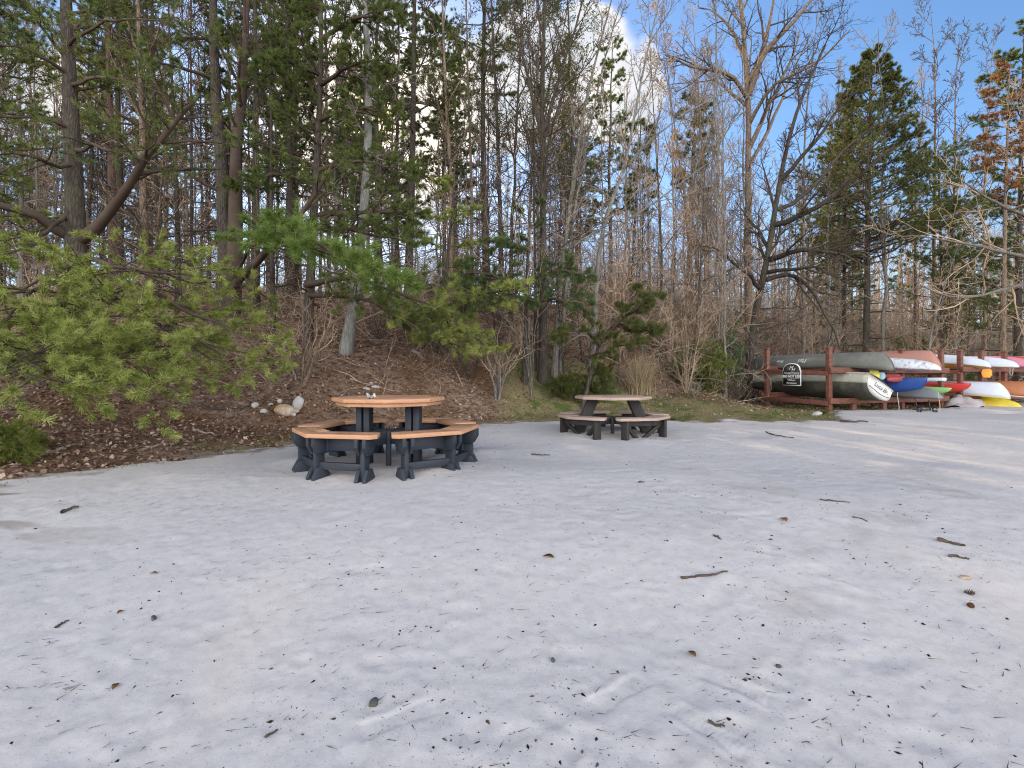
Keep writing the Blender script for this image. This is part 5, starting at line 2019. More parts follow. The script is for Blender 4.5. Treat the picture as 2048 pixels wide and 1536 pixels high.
hero_bare('bare trunk with dark ivy-like leaves above the right end of the orange table', [(902, 0), (900, 560), (905, 450), (900, 330), (893, 220), (888, 100), (884, -20), (880, -250)], 15.2, 19, 'bark_tan', 'twig_dark', 7, n1=14, tr=(.35, .98), lens1=(1.4, 2.8), leaf_mat='leaf_dark', nleaf=4500, leaf_size=.055)
hero_bare('thin mossy trunk above the grass between the two tables', [(1002, 0), (1000, 560), (1004, 450), (996, 330), (994, 200), (985, 80), (980, -100), (975, -300)], 16.2, 18, 'bark_dark', 'twig_dark', 8, n1=14, tr=(.3, .98), lens1=(1.4, 2.8), leaf_mat='leaf_dark', nleaf=3900, leaf_size=.055)
hero_bare('thin straight trunk left of the mossy one between the tables', [(944, 0), (942, 520), (945, 380), (938, 250), (935, 100), (930, -50), (926, -250)], 17.0, 13, 'bark_tan', 'twig_grey', 9, n1=12, tr=(.35, .98), lens1=(1.4, 2.6), leaf_mat='leaf_dark', nleaf=2400)
hero_bare('reddish straight trunk high behind the drooping pine boughs', [(292, 0), (289, 500), (287, 400), (284, 250), (279, 100), (276, -20), (272, -300)], 13.6, 25, 'bark_tan', 'twig_dark', 10, n1=12, tr=(.4, .98), lens1=(1.4, 2.8), leaf_mat='leaf_dark', nleaf=2700)
hero_bare('dark trunk just right of the reddish trunk behind the pine boughs', [(357, 0), (356, 520), (354, 400), (349, 260), (341, 120), (336, 0), (330, -250)], 14.4, 15, 'bark_dark', 'twig_dark', 11, n1=11, tr=(.4, .98), lens1=(1.4, 2.6), leaf_mat='leaf_dark', nleaf=2400)
hero_bare('slim dark trunk left of the double-stemmed pine', [(386, 0), (384, 520), (382, 380), (384, 240), (380, 100), (384, -40), (386, -260)], 15.0, 12, 'bark_dark', 'twig_dark', 12, n1=10, tr=(.4, .98), lens1=(1.2, 2.4))
hero_bare('stout grey trunk just right of the double-stemmed pine', [(508, 0), (510, 520), (513, 380), (511, 240), (512, 100), (508, -40), (505, -300)], 14.6, 26, 'bark_dark', 'twig_dark', 13, n1=11, tr=(.4, .98), lens1=(1.5, 3.0), leaf_mat='leaf_dark', nleaf=2700)
hero_bare('black slender trunk standing below the bright green bough', [(547, 0), (545, 560), (541, 420), (544, 270), (540, 120), (542, -30), (540, -220)], 11.8, 14, 'bark_dark', 'twig_dark', 14, n1=10, tr=(.5, .98), lens1=(1.0, 2.2))
hero_bare('grey trunk at the far left behind the forked pine', [(42, 0), (44, 400), (40, 250), (36, 100), (30, -40), (24, -260)], 14.0, 15, 'bark_grey', 'twig_grey', 15, n1=11, tr=(.4, .98), lens1=(1.2, 2.6))
hero_bare('thin grey trunk between the left edge and the forked pine', [(78, 0), (76, 400), (70, 250), (66, 100), (70, -40), (68, -260)], 16.0, 11, 'bark_grey', 'twig_grey', 16, n1=11, tr=(.4, .98), lens1=(1.2, 2.6))
# right half
hero_bare('tall forked tree with spreading bare crown above the boat rack', [(1502, 0), (1494, 520), (1497, 400), (1498, 280), (1497, 180), (1491, 90), (1480, 0), (1476, -60), (1470, -140)], 20.5, 27, 'bark_tan', 'twig_dark', 20, n1=6, tr=(.62, .98), lens1=(1.6, 3.4), top_r=.3, n2=7, rmin=.008, limbs=[
    (13, [(1497, 190), (1520, 110, -.5), (1560, 70, -1), (1610, 20, -1.3), (1650, -40, -1.5)]), (11, [(1497, 165), (1530, 90, .4), (1545, 20, .8), (1555, -60, 1)]),
    (10, [(1496, 200), (1470, 150, -.6), (1420, 140, -1.2), (1370, 130, -1.8), (1330, 110, -2)]), (9, [(1492, 120), (1470, 70, .5), (1440, 30, .9), (1400, 15, 1.2)]),
    (10, [(1497, 300), (1535, 220, -.6), (1580, 130, -1.2), (1600, 60, -1.5)]), (9, [(1497, 330), (1540, 260, .6), (1580, 150, 1.2), (1625, 60, 1.6)]),
    (8, [(1496, 215), (1460, 180, .8), (1400, 140, 1.4), (1350, 80, 1.8)]), (8, [(1498, 250), (1540, 165, -1), (1640, 130, -2), (1700, 60, -2.4)])])
hero_bare('dark leaning tree with arching bare limbs beside the boat rack', [(1492, 0), (1508, 620), (1528, 560), (1543, 470), (1556, 380), (1572, 290), (1596, 215), (1620, 150), (1650, 90)], 17.6, 26, 'bark_dark', 'twig_dark', 21, n1=10, tr=(.35, .98), lens1=(1.2, 3.0), top_r=.22, n2=8, n3=5, rmin=.007, up1=.02, limbs=[
    (12, [(1537, 520), (1575, 505, -.8), (1620, 495, -1.4), (1690, 508, -2), (1740, 545, -2.3)]), (11, [(1531, 560), (1570, 540, .5), (1610, 560, -.6), (1650, 610, -1.2), (1680, 700, -1.4)]),
    (12, [(1547, 450), (1600, 440, -.8), (1660, 400, -1.5), (1720, 350, -2), (1790, 290, -2.4)]), (10, [(1552, 420), (1610, 400, .6), (1660, 330, 1), (1720, 265, 1.3), (1790, 235, 1.5)]),
    (9, [(1560, 360), (1630, 290, -.8), (1680, 200, -1.2), (1740, 170, -1.5)]), (9, [(1524, 580), (1480, 530, -.8), (1440, 500, -1.2), (1390, 490, -1.5)]),
    (9, [(1534, 545), (1590, 535, -1.2), (1640, 530, -2), (1700, 570, -2.6)]), (8, [(1540, 500), (1500, 440, .8), (1470, 400, 1.2)])])
hero_bare('straight tan trunk left of the leaning tree', [(1410, 0), (1412, 540), (1409, 420), (1406, 320), (1400, 240), (1396, 160), (1390, 90), (1385, 20)], 19.0, 17, 'bark_tan', 'twig_tan', 22, n1=12, tr=(.4, .98), lens1=(1.4, 3.0), rmin=.008)
hero_bare('slightly leaning brown trunk two trees left of the leaning tree', [(1392, 0), (1386, 560), (1376, 480), (1370, 380), (1352, 280), (1340, 190), (1332, 110), (1325, 40)], 20.0, 15, 'bark_tan', 'twig_tan', 23, n1=12, tr=(.4, .98), lens1=(1.4, 3.0), rmin=.008, leaf_mat='leaf_brown', nleaf=500)
hero_bare('pale slim trunk just left of the forked tall tree', [(1453, 0), (1450, 560), (1447, 420), (1441, 310), (1450, 220), (1440, 150), (1430, 90)], 18.4, 12, 'bark_grey', 'twig_grey', 24, n1=13, tr=(.35, .98), lens1=(1.2, 2.6), rmin=.007)
hero_bare('thin dark stem rising right behind the pale table', [(1322, 0), (1322, 620), (1325, 520), (1318, 400), (1312, 290), (1305, 190), (1300, 90), (1296, 0)], 16.0, 10, 'bark_dark', 'twig_tan', 25, n1=13, tr=(.3, .98), lens1=(1.0, 2.2))
hero_bare('thin stem with a few orange dead leaves right of the pale table', [(1338, 0), (1342, 600), (1350, 450), (1342, 330), (1350, 230), (1330, 150), (1322, 80), (1318, 10)], 18.0, 10, 'bark_tan', 'twig_tan', 26, n1=13, tr=(.35, .98), lens1=(1.2, 2.4), leaf_mat='leaf_orange', nleaf=320, leaf_size=.09)
hero_bare('grey straight trunk behind the olive canoe', [(1606, 0), (1607, 560), (1608, 440), (1606, 330), (1612, 220), (1622, 130), (1635, 50), (1640, -40)], 22.0, 14, 'bark_grey', 'twig_dark', 27, n1=13, tr=(.4, .98), lens1=(1.6, 3.4), rmin=.009)
hero_bare('bare tree with rounded dark twiggy top above the white kayaks', [(1872, 0), (1866, 540), (1870, 420), (1868, 300), (1872, 200), (1870, 120), (1866, 60), (1862, 30)], 25, 16, 'bark_tan', 'twig_dark', 28, n1=15, tr=(.5, .98), lens1=(1.6, 3.4), n2=7, rmin=.010, ang1=(30, 55))
hero_bare('tall thin bare tree right of the round-topped one', [(1908, 0), (1904, 560), (1906, 440), (1912, 300), (1908, 200), (1912, 130), (1920, 70)], 24, 14, 'bark_tan', 'twig_dark', 29, n1=14, tr=(.45, .98), lens1=(1.6, 3.0), rmin=.010)
hero_bare('bare tree with pinkish bark behind the amber decked kayak', [(1830, 0), (1832, 560), (1828, 440), (1835, 330), (1845, 240), (1850, 150)], 26, 14, 'bark_tan', 'twig_tan', 30, n1=13, tr=(.4, .98), lens1=(1.8, 3.2), rmin=.010)
hero_bare('thin bare tree at the far right behind the pink kayak', [(1968, 0), (1970, 560), (1966, 430), (1972, 300), (1976, 200), (1984, 110), (1990, 50)], 26, 12, 'bark_tan', 'twig_dark', 31, n1=13, tr=(.4, .98), lens1=(1.6, 3.0), rmin=.010)
hero_bare('pale leaning stem behind the speckled white kayak', [(1848, 0), (1862, 660), (1880, 600), (1900, 540), (1930, 450)], 21, 8, 'bark_pale', 'twig_tan', 32, n1=9, tr=(.3, .98), lens1=(.8, 1.8), rmin=.008, name='leaning_sapling')
hero_bare('pale leaning stem behind the lime green kayak', [(1905, 0), (1912, 660), (1925, 610), (1935, 570), (1960, 500)], 21.5, 7, 'bark_pale', 'twig_tan', 33, n1=9, tr=(.3, .98), lens1=(.8, 1.8), rmin=.008, name='leaning_sapling')
hero_bare('bare branch-heavy tree reaching in from the right edge', [(2085, 0), (2080, 560), (2070, 460), (2060, 380), (2050, 280), (2040, 160)], 17, 16, 'bark_grey', 'twig_tan', 34, n1=10, tr=(.35, .98), lens1=(1.6, 3.2), rmin=.008, limbs=[
    (8, [(2075, 520), (1990, 500, -.8), (1900, 480, -1.3), (1820, 470, -1.8)]), (8, [(2078, 560), (1980, 590, -.8), (1900, 600, -1.3), (1840, 570, -1.8)]), (8, [(2068, 440), (1980, 400, -.8), (1910, 350, -1.3)])])

# ---- evergreens of the right half
hero_pine('broad cone-shaped pine with dark green top above the salmon canoe', [(1733, 0), (1734, 560), (1736, 440), (1738, 330), (1740, 230), (1742, 140), (1743, 108)], 23, 17, 'bark_dark', 'needle_olive', 10, nl=120, tr=(.40, .995), ang=(62, 92), lens=(5.6, 7.8), taper=.93, up1=.05, n2=10, n3=4, nt=4, k=13, L=.12, w=.013, dead=30, ratio=(.25, .42))
hero_pine('slim pine half hidden left of the cone-shaped pine', [(1688, 0), (1688, 560), (1690, 440), (1692, 330), (1694, 230)], 27, 11, 'bark_dark', 'needle_b', 11, nl=38, tr=(.35, .99), lens=(1.2, 2.0), taper=.7, n2=7, n3=3, nt=3, k=11, L=.16, w=.018, dead=14)
hero_pine('dense dark evergreen at the right edge', [(2035, 0), (2036, 560), (2040, 420), (2042, 300), (2046, 180), (2050, 60)], 21, 18, 'bark_dark', 'needle_d', 12, nl=56, tr=(.18, .99), lens=(1.8, 3.2), taper=.6, n2=9, n3=3, nt=4, k=18, L=.13, w=.010)
hero_pine('orange-tinged evergreen at the top right corner', [(2005, 0), (2008, 560), (2010, 420), (2014, 300), (2016, 190), (2020, 130)], 19.5, 13, 'bark_tan', 'leaf_orange', 13, nl=24, tr=(.60, .99), lens=(1.2, 2.0), taper=.5, n2=7, n3=3, nt=3, k=8, L=.12, w=.024, dead=10)  # crown coloured throughout with the orange leaf material
hero_pine('pine with sparse side boughs behind the amber decked kayak', [(1885, 0), (1884, 560), (1880, 440), (1878, 380), (1876, 300)], 22.5, 11, 'bark_dark', 'needle_b', 14, nl=26, tr=(.4, .99), lens=(1.6, 2.8), taper=.4, n2=8, n3=3, nt=3, k=11, L=.15, w=.015)
hero_pine('small dark pine seen above the pale table against the sky', [(1262, 0), (1264, 560), (1270, 440), (1276, 340), (1282, 240)], 24, 10, 'bark_dark', 'needle_d', 15, nl=28, tr=(.55, .99), lens=(.9, 1.6), taper=.5, n2=7, n3=3, nt=3, k=11, L=.15, w=.016, dead=12)
hero_pine('pine with ragged green top left of the tall forked tree', [(1375, 0), (1376, 540), (1380, 400), (1386, 290), (1392, 190)], 25, 11, 'bark_tan', 'needle_d', 16, nl=26, tr=(.62, .99), lens=(1.0, 1.9), taper=.4, n2=7, n3=3, nt=3, k=10, L=.15, w=.017, dead=12)
hero_pine('tall pine with dark sprays over the middle of the wood', [(815, 0), (818, 540), (822, 400), (826, 250), (828, 100), (830, -60), (832, -240)], 16.5, 20, 'bark_dark', 'needle_d', 17, nl=36, tr=(.42, .99), lens=(1.5, 2.8), taper=.5, n2=8, n3=3, nt=4, k=17, L=.12, w=.0085, dead=14)
hero_pine('tall dark pine whose top fills the sky left of the white cloud', [(975, 0), (972, 540), (968, 380), (965, 220), (968, 80), (970, -80), (970, -260)], 18.5, 17, 'bark_dark', 'needle_d', 18, nl=34, tr=(.5, .99), lens=(1.4, 2.8), taper=.5, n2=8, n3=3, nt=4, k=17, L=.12, w=.009, dead=14)
hero_pine('tall pine with olive sprays behind the forked pine at left', [(228, 0), (226, 520), (224, 380), (220, 220), (216, 60), (214, -100), (212, -280)], 15.5, 20, 'bark_pine', 'needle_y', 19, nl=34, tr=(.35, .99), lens=(1.5, 2.9), taper=.5, n2=8, n3=3, nt=4, k=17, L=.12, w=.0085, dead=10)
hero_pine('tall pine with green sprays behind the double-stemmed pine', [(585, 0), (582, 520), (580, 380), (576, 220), (574, 60), (572, -100), (570, -280)], 16.8, 18, 'bark_dark', 'needle_d', 20, nl=36, tr=(.38, .99), lens=(1.5, 2.9), taper=.5, n2=8, n3=3, nt=4, k=17, L=.12, w=.0085, dead=12)
hero_pine('spindly evergreen with dense low needles at the far left', [(-40, 0), (-38, 540), (-34, 400), (-30, 240), (-28, 80), (-26, -80)], 12.5, 24, 'bark_dark', 'needle_d', 21, nl=36, tr=(.22, .99), lens=(1.4, 2.6), taper=.5, n2=8, n3=3, nt=4, k=18, L=.11, w=.0075)

# ---- multi-stemmed saplings in front of the wood
def sapling_clump(label, u, y, stems, wpx, seed, mat='bark_tan', n2=6, n3=5, name='multi_stem_sapling'):
    rng = np.random.default_rng(4000 + seed)
    x = (u - CX) / F_PX * y
    base = np.array([x, y, float(ground(x, y))])
    tb, cb = Buf(), Buf()
    LP, LR = [], []
    for st in stems:
        pts = np.array([base - [0, 0, .1]] + [P(q[0], q[1], y + rng.normal(0, .15)) for q in st])
        LP.append(resample(pts, 10, .012, rng))
        LR.append(wpx / 2 / F_PX * y * rng.uniform(.7, 1.1) * (1 - .85 * np.linspace(0, 1, 10)))
    LP, LR = np.array(LP), np.array(LR)
    tubes(tb, LP, LR, 7)
    P2, R2 = sprout(rng, LP, LR, n2, (.3, .97), (25, 45), (.25, .45), 6, .10, .09, .6, .004)
    tubes(cb, P2, R2, 4)
    P3, R3 = sprout(rng, P2, R2, n3, (.2, .97), (25, 50), (.3, .55), 4, .05, .1, .6, .0028)
    tubes(cb, P3, R3, 3)
    root = thing(name, label, 'sapling', base)
    tb.build('stem', M[mat], root, True, origin=base)
    cb.build('branches', M['twig_tan'], root, True, origin=base)


sapling_clump('tan multi-stemmed sapling growing among the rocks left of the orange table', 604, 9.6,
              [[(590, 760), (570, 700), (562, 655)], [(606, 740), (608, 660), (603, 590)], [(612, 750), (625, 690), (640, 620), (648, 585)], [(618, 745), (640, 680), (668, 640), (700, 625)],
               [(622, 745), (650, 690), (672, 655)], [(610, 700), (618, 640), (612, 600)]], 8, 1)
sapling_clump('grey multi-stemmed sapling on the grass between the two tables', 997, 11.6,
              [[(985, 760), (975, 720), (968, 680)], [(997, 740), (994, 690), (996, 650)], [(1002, 745), (1010, 700), (1022, 670)], [(1006, 750), (1025, 700), (1050, 668)], [(992, 745), (985, 700), (984, 665)], [(1008, 745), (1040, 705), (1080, 680)]], 6, 2, 'bark_grey', n3=6)

sapling_clump('bare sapling arching pale thin stems leftward above the gap between the tables', 1062, 12.3,
              [[(1050, 640), (1000, 540), (930, 470), (850, 430)], [(1052, 620), (1010, 500), (960, 420), (900, 395)], [(1058, 600), (1040, 480), (1000, 400), (950, 350)], [(1066, 610), (1075, 500), (1050, 420), (1010, 340)], [(1070, 620), (1110, 540), (1120, 450), (1150, 400)],
               [(1048, 660), (980, 600), (900, 560), (850, 540)]], 2.4, 3, 'bark_grey', n2=7, n3=6, name='arching_sapling')
sapling_clump('bare arching bramble of pale stems behind the right side of the pale table', 1372, 14.5,
              [[(1350, 660), (1320, 590), (1280, 540)], [(1365, 640), (1355, 540), (1330, 450)], [(1380, 640), (1400, 550), (1440, 490)], [(1390, 660), (1430, 610), (1475, 590)], [(1372, 640), (1378, 540), (1390, 440)]], 2.6, 4, 'bark_tan', n2=7, n3=6, name='arching_sapling')

# ---- tuft of dry ornamental grass behind the pale table
rng = np.random.default_rng(88)
bp = at(1278, 791)
n = 520
K = 6
a = rng.normal(.9, 1.3, n)
s = np.linspace(0, 1, K)
hh = rng.uniform(.55, 1.25, n)
sp_ = np.abs(rng.normal(.12, .22, n)) + .04
px_ = rng.normal(0, .11, n)
py_ = rng.normal(0, .09, n)
Pn = np.stack([px_[:, None] + (np.cos(a) * sp_)[:, None] * s[None] ** 1.6 * 1.4, py_[:, None] + (np.sin(a) * sp_ * .7)[:, None] * s[None] ** 1.6, hh[:, None] * (s[None] - .12 * s[None] ** 3 * (sp_ / .2)[:, None])], -1)
b = Buf()
tubes(b, Pn, (.007 * (1 - .8 * s))[None] * np.ones((n, 1)), 3, np.clip(rng.normal(.5, .25, n), 0, 1))
o = b.build('ornamental_grass', M['straw'])
o.location = bp
tag(o, 'fountain-like tuft of dry tan ornamental grass behind the pale table', 'grass clump')
# small green tuft under the orange table
for (u, v, nn, lb, hgt) in ((857, 894, 90, 'small green weed tuft in the sand under the orange table', .09), (1345, 843, 160, 'bright green grass tuft at the rim by the pale table', .10), (1648, 830, 170, 'green grass tuft at the foot of the sign end post', .16)):
    bp = on_floor(u, v)
    a = rng.uniform(0, 6.3, nn)
    sp_ = rng.uniform(.02, .13, nn)
    s = np.linspace(0, 1, 4)
    Pn = np.stack([np.cos(a)[:, None] * sp_[:, None] * s ** 1.3, np.sin(a)[:, None] * sp_[:, None] * s ** 1.3, (rng.uniform(.4, 1, nn) * hgt)[:, None] * s - .01], -1)
    b = Buf()
    tubes(b, Pn, (.0035 * (1 - .8 * s))[None] * np.ones((nn, 1)), 3, np.clip(rng.normal(.3, .15, nn), 0, 1))
    o = b.build('grass_tuft', M['grass'])
    o.location = bp
    tag(o, lb, 'grass tuft')
# fallen dead tree left of the shrub
rng = np.random.default_rng(91)
pts = np.array([P(1352, 752, 17.8), P(1385, 722, 17.7), P(1402, 700, 17.6), P(1440, 688, 17.6), P(1470, 680, 17.8)])
q = resample(pts, 12, .02, rng)
tb, cb = Buf(), Buf()
R0 = .10 * (1 - .8 * np.linspace(0, 1, 12))
tubes(tb, q, R0, 9)
P2, R2 = sprout(rng, q[None], R0[None], 12, (.15, .95), (40, 80), lens=(.5, 1.4), K=6, up=0, jit=.1, rmin=.008)
tubes(tb, P2, R2, 5)
P3, R3 = sprout(rng, P2, R2, 5, (.3, .95), (30, 60), (.35, .6), 4, 0, .1, .6, .005)
tubes(cb, P3, R3, 3)
root = thing('fallen_tree', 'dead fallen tree propped up beside the rounded olive shrub', 'fallen tree', q[0])
tb.build('trunk', M['bark_pine'], root, True, origin=q[0])
cb.build('branches', M['twig_dark'], root, True, origin=q[0])

# ================================================================== the rest of the wood: copies of a few kinds
def proto_bare(name, H, r, seed, lean=.02, n1=17, tr=(.33, .98), lens1=(1.4, 3.0), ang1=(25, 48), tm='bark_grey', bm='twig_grey', rmin=.009, n2=6, n3=5, n4=2, leaf_mat=None, nleaf=0):
    rng = np.random.default_rng(5000 + seed)
    z = np.linspace(-.3, H, 14)
    w_ = np.cumsum(rng.normal(0, .06 * H / 14, (14, 2)), 0)
    Pt = np.stack([w_[:, 0] + lean * z, w_[:, 1], z], -1)
    Rt = flare(r * (1 - .90 * np.linspace(0, 1, 14) ** .9))
    tb, cb, lb = Buf(), Buf(), Buf()
    tubes(tb, Pt, Rt, 9)
    dead_twigs(rng, Pt, Rt, cb, rmin)
    last = bare_crown(rng, Pt[None], Rt[None], tb, cb, n1, n2, n3, n4, tr, ang1, lens1, .1, .1, rmin)
    if leaf_mat:
        p, _ = sample_on(rng, last[rng.integers(0, len(last), nleaf)], 1)
        leafbits(lb, rng, p, .06)
    return finish_tree(name, 'x', np.zeros(3), tb, tm, cb, bm, lb if leaf_mat else None, leaf_mat)


def proto_pine(name, H, r, seed, nl=40, tr=(.35, .99), lens=(1.4, 2.6), taper=.6, nm='needle_d', dead=16):
    rng = np.random.default_rng(6000 + seed)
    z = np.linspace(-.3, H, 14)
    w_ = np.cumsum(rng.normal(0, .03 * H / 14, (14, 2)), 0)
    Pt = np.stack([w_[:, 0], w_[:, 1], z], -1)
    Rt = flare(r * (1 - .85 * np.linspace(0, 1, 14)))
    tb, wb, nb = Buf(), Buf(), Buf()
    tubes(tb, Pt, Rt, 9)
    P1, R1 = sprout(rng, Pt[None], Rt[None], nl, tr, (65, 95), K=7, up=.05, jit=.08, lens=lens, rk=.35, rmin=.012, taper=taper)
    pine_limbs(rng, P1, R1, wb, nb, 8, 3, 5, 15, .13, .013)
    P1, R1 = sprout(rng, Pt[None], Rt[None], dead, (.12, tr[0] + .1), (75, 100), K=6, up=-.02, jit=.09, lens=(.5, 1.6), rk=.3, rmin=.009, taper=.1)
    tubes(wb, P1, R1, 4)
    return finish_tree(name, 'x', np.zeros(3), tb, 'bark_dark', wb, 'twig_dark', nb, nm)


def proto_shrub(name, H, seed, ns=9, mat='twig_tan', spread=.5, n2=6):
    rng = np.random.default_rng(7000 + seed)
    a = rng.uniform(0, 2 * PI, ns)
    K = 8
    s = np.linspace(0, 1, K)
    sp__ = rng.uniform(.15, 1, ns) * spread * H
    Pn = np.stack([np.cos(a)[:, None] * sp__[:, None] * s ** .9, np.sin(a)[:, None] * sp__[:, None] * s ** .9, rng.uniform(.6, 1, ns)[:, None] * H * s - .08], -1)
    Pn += np.cumsum(rng.normal(0, .022 * H, Pn.shape), 1) * s[None, :, None]
    Rn = .011 * H ** .5 * (1 - .8 * s)[None] * rng.uniform(.6, 1.2, (ns, 1))
    b = Buf()
    tubes(b, Pn, Rn, 4)
    P2, R2 = sprout(rng, Pn, Rn, n2, (.2, .97), (30, 65), (.3, .6), 5, .03, .14, .6, .005)
    tubes(b, P2, R2, 3)
    P3, R3 = sprout(rng, P2, R2, 4, (.2, .97), (30, 65), (.35, .65), 4, .02, .16, .7, .004)
    tubes(b, P3, R3, 3)
    o = b.build(name, M[mat])
    tag(o, 'x', 'shrub')
    return o


BANDS = [(-500, 190, 'at the far left behind the forked pine'), (190, 410, 'behind the drooping yellow-green pine boughs'), (410, 610, 'around the dark double-stemmed pine'),
         (610, 790, 'around the pale lichened trunk behind the orange table'), (790, 960, 'above the right end of the orange table'), (960, 1150, 'above the gap between the two tables'),
         (1150, 1330, 'behind the pale picnic table'), (1330, 1480, 'left of the dark leaning tree'), (1480, 1650, 'behind the signed end of the boat rack'),
         (1650, 1850, 'behind the olive and salmon canoes'), (1850, 2700, 'behind the white kayaks at far right')]


def band(u):
    for a, c, t in BANDS:
        if a <= u < c:
            return t
    return BANDS[-1][2]


SPOTS = []


def place(protos, n, urange, yrange, kind, groupname, scale=(.8, 1.25), seed=0, min_d=.8, ybias=1.0, sx=None, cond=None):
    rng = np.random.default_rng(8000 + seed)
    done = tries = 0
    used_first = set()
    while done < n and tries < n * 40:
        tries += 1
        y = yrange[0] + (yrange[1] - yrange[0]) * rng.random() ** ybias
        u = rng.uniform(*urange)
        x = (u - CX) / F_PX * y
        if y < edge_y(x) + 2.2 or (x > 6.5 and y < edge_y(x) + 4.5):
            continue
        if cond and not cond(u, y):
            continue
        if any((x - a) ** 2 + (y - b_) ** 2 < min_d ** 2 for a, b_ in SPOTS):
            continue
        SPOTS.append((x, y))
        k = rng.integers(0, len(protos))
        pr = protos[k]
        s = rng.uniform(*scale)
        lab = kind + ' ' + band(u)
        g = groupname + ' ' + band(u)
        z = float(ground(x, y))
        sc = (s, s, s * rng.uniform(.9, 1.12)) if sx is None else (s * sx, s * sx, s)
        if k in used_first:
            dup(pr, (x, y, z), rng.uniform(0, 6.28), sc, lab, g)
        else:
            used_first.add(k)
            pr.location = (x, y, z)
            pr.rotation_euler = (0, 0, rng.uniform(0, 6.28))
            pr.scale = sc
            pr['label'] = lab
            pr['group'] = g
        done += 1


greys = [proto_bare('bare_tree', 14.5, .09, 1), proto_bare('bare_tree', 13, .075, 2, .03, 11, bm='twig_tan', tm='bark_tan'), proto_bare('bare_tree', 15.5, .10, 3, -.03, 15),
         proto_bare('bare_tree', 12.5, .07, 4, .04, 11, tm='bark_tan', bm='twig_tan')]
darks = [proto_bare('bare_tree', 14, .085, 5, 0, 14, tm='bark_dark', bm='twig_dark', leaf_mat='leaf_dark', nleaf=6600), proto_bare('bare_tree', 13, .075, 6, .02, 13, tm='bark_dark', bm='twig_dark', leaf_mat='leaf_brown', nleaf=1200)]
thins = [proto_bare('thin_tree', 9, .045, 7, .03, 12, (.3, .98), (.6, 1.4), rmin=.007, n2=5, n3=3, n4=0), proto_bare('thin_tree', 8, .04, 8, -.05, 12, (.3, .98), (.6, 1.4), rmin=.007, n2=5, n3=3, n4=0, tm='bark_tan', bm='twig_tan'),
         proto_bare('thin_tree', 6, .035, 9, .08, 10, (.25, .98), (.5, 1.2), rmin=.006, n2=5, n3=3, n4=0, tm='bark_dark', bm='twig_dark')]
pines = [proto_pine('tall_pine', 15.5, .15, 1), proto_pine('tall_pine', 14, .13, 2, 44, (.45, .99), (1.3, 2.4), .5, 'needle_d'), proto_pine('tall_pine', 13, .12, 3, 48, (.25, .99), (1.5, 2.4), .7, 'needle_b')]
shrubs = [proto_shrub('bare_shrub', 1.5, 1), proto_shrub('bare_shrub', 1.1, 2, 11, 'twig_grey', .7), proto_shrub('bare_shrub', 2.0, 3, 8, 'twig_tan', .4), proto_shrub('bare_shrub', 1.3, 4, 12, 'twig_dark', .8)]
place(greys, 26, (-260, 1560), (17, 40), 'slim bare tree deep in the wood', 'slim bare trees', (.8, 1.25), 1, 1.0)
place(greys, 58, (1250, 2450), (21, 46), 'slim bare tree deep in the wood', 'slim bare trees', (.8, 1.2), 2, 1.0)
place(darks, 62, (-260, 1250), (15.5, 36), 'dark-trunked tree with small dark leaves', 'dark leafy-twigged trees', (.85, 1.2), 3, 1.0)
place(pines, 24, (-260, 900), (15.5, 42), 'dark green background pine', 'background pines', (.8, 1.15), 4, 1.3)
place(pines, 8, (430, 830), (25, 40), 'tall sun-screening pine', 'pines before the low sun', (1.1, 1.35), 14, .9)  # extra pines added to keep the low sun off the sand
place(pines, 7, (800, 1300), (25, 42), 'dark green background pine', 'background pines', (.7, 1.0), 5, 1.3)
place(pines, 16, (1560, 2450), (26, 48), 'dark green background pine', 'background pines', (.55, .85), 6, 1.3)
place(thins, 150, (-200, 2350), (13.5, 34), 'thin leafless young tree', 'thin young trees', (.7, 1.2), 7, .5)
place(shrubs, 42, (-100, 1500), (11.0, 24), 'tangled bare undergrowth shrub', 'bare undergrowth shrubs', (.5, 1.1), 8, .5, 1.4)
place(shrubs, 70, (1330, 2300), (17.5, 30), 'tangled bare undergrowth shrub', 'bare undergrowth shrubs', (.8, 1.7), 9, .45, 1.2)
thicks = [proto_shrub('tall_thicket', 3.6, 11, 22, 'twig_tan', .75, 9), proto_shrub('tall_thicket', 4.2, 12, 20, 'twig_grey', .6, 9), proto_shrub('tall_thicket', 3.0, 13, 24, 'twig_tan', .9, 9)]
place(thicks, 110, (1180, 2350), (20.5, 46), 'tall leafless twiggy thicket', 'bare thickets', (.8, 1.7), 12, .9, .8)
place(thicks, 10, (-100, 1180), (20, 34), 'tall leafless twiggy thicket', 'bare thickets', (.5, .9), 13, .9, .8)
lows = [bush('low_evergreen', 'x', 1900, 60, 2.2, 1.0, 'needle_b', 20, 26, k=10, L=.13, w=.014), bush('low_evergreen', 'x', 1800, 62, 1.6, .9, 'needle_d', 21, 22, k=10, L=.13, w=.014)]
place(lows, 34, (1640, 2350), (20, 40), 'low dark evergreen bush', 'low evergreens', (.8, 1.5), 10, .9)
place(lows, 7, (200, 1300), (16, 30), 'low dark evergreen bush', 'low evergreens', (.5, .9), 11, .9)

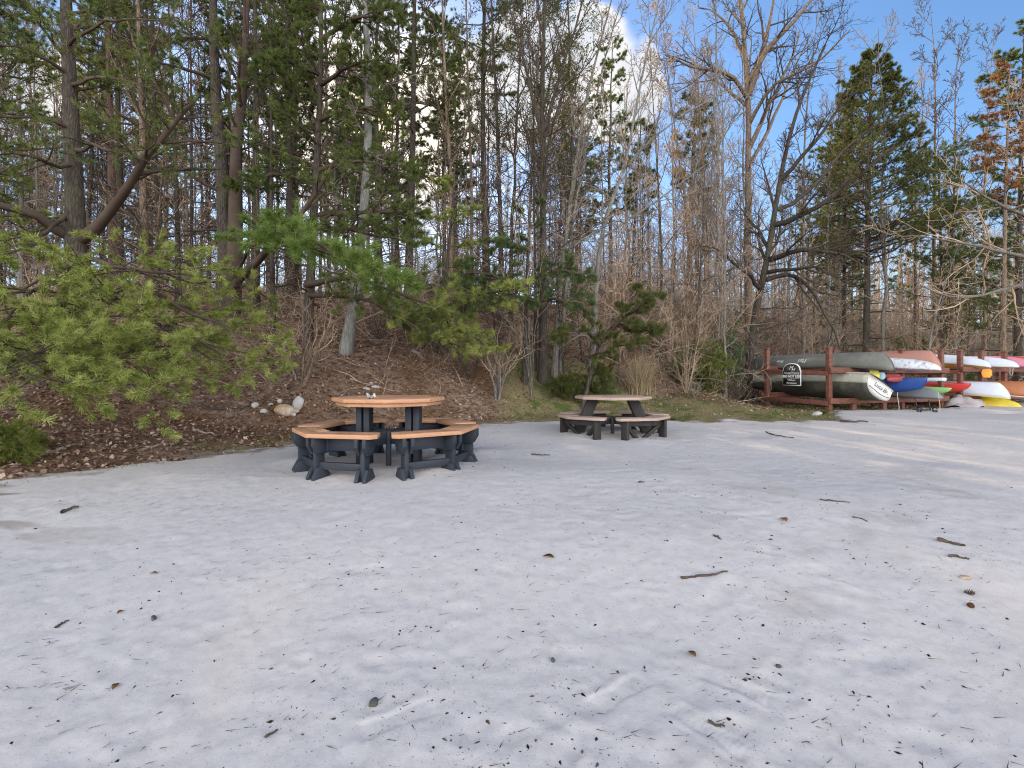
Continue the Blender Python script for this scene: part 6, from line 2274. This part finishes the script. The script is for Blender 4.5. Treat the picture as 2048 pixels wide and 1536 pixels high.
# the wood far behind, read as one mass
rng = np.random.default_rng(99)
b = Buf()
n = 900
fy_ = rng.uniform(44, 85, n)
fu = rng.uniform(-300, 2500, n)
fx_ = (fu - CX) / F_PX * fy_
fz_ = ground(fx_, fy_)
hh = rng.uniform(7, 14, n) * np.interp(fu, [0, 900, 1400, 2100], [.5, .55, 1.15, 1.3])
s = np.linspace(0, 1, 6)
Pn = np.stack([fx_[:, None] + np.cumsum(rng.normal(0, .12, (n, 6)), 1), fy_[:, None] + 0 * s, fz_[:, None] - .3 + hh[:, None] * s], -1)
Rn = rng.uniform(.05, .13, n)[:, None] * (1 - .8 * s)
tubes(b, Pn, Rn, 5)
P1, R1 = sprout(rng, Pn, Rn, 9, (.15, .97), (25, 60), (.15, .3), 5, .08, .12, .6, .022)
tubes(b, P1, R1, 3)
P2, R2 = sprout(rng, P1, R1, 4, (.2, .97), (30, 60), (.35, .6), 4, .06, .12, .6, .018)
tubes(b, P2, R2, 3)
o = b.build('distant_wood', M['twig_tan'])
tag(o, 'far off tan bare wood seen between the trunks', 'distant wood', kind='stuff')
# loose brush and dead twigs on the slope
b = Buf()
n = 3600
yy = 9 + 21 * rng.beta(1.3, 2.2, n)
uu = rng.uniform(-150, 2250, n)
xx = (uu - CX) / F_PX * yy
ok = (yy > edge_y(xx) + np.where(xx > -1, 3.2, 1.5)) & ~((xx > 6.5) & (yy < edge_y(xx) + 4.2))
xx, yy = xx[ok], yy[ok]
n = len(xx)
zz = ground(xx, yy)
d = nrm(np.stack([rng.normal(0, 1, n), rng.normal(0, 1, n), np.abs(rng.normal(0, .7, n))], -1))
ln = rng.uniform(.3, 1.3, n)
s = np.linspace(0, 1, 5)
Pn = np.stack([xx, yy, zz], -1)[:, None] + d[:, None] * (ln[:, None] * s)[..., None] + np.cumsum(rng.normal(0, .035, (n, 5, 3)), 1)
tubes(b, Pn, (.008 * (1 - .7 * s))[None] * rng.uniform(.5, 1.4, (n, 1)), 3)
P2, R2 = sprout(rng, Pn, np.full((n, 5), .006), 3, (.3, .95), (30, 60), (.4, .7), 4, .02, .12, .6, .003)
tubes(b, P2, R2, 3)
o = b.build('undergrowth', M['twig_tan'])
tag(o, 'loose dead twigs and brush tangled over the wooded slope', 'undergrowth', kind='stuff')
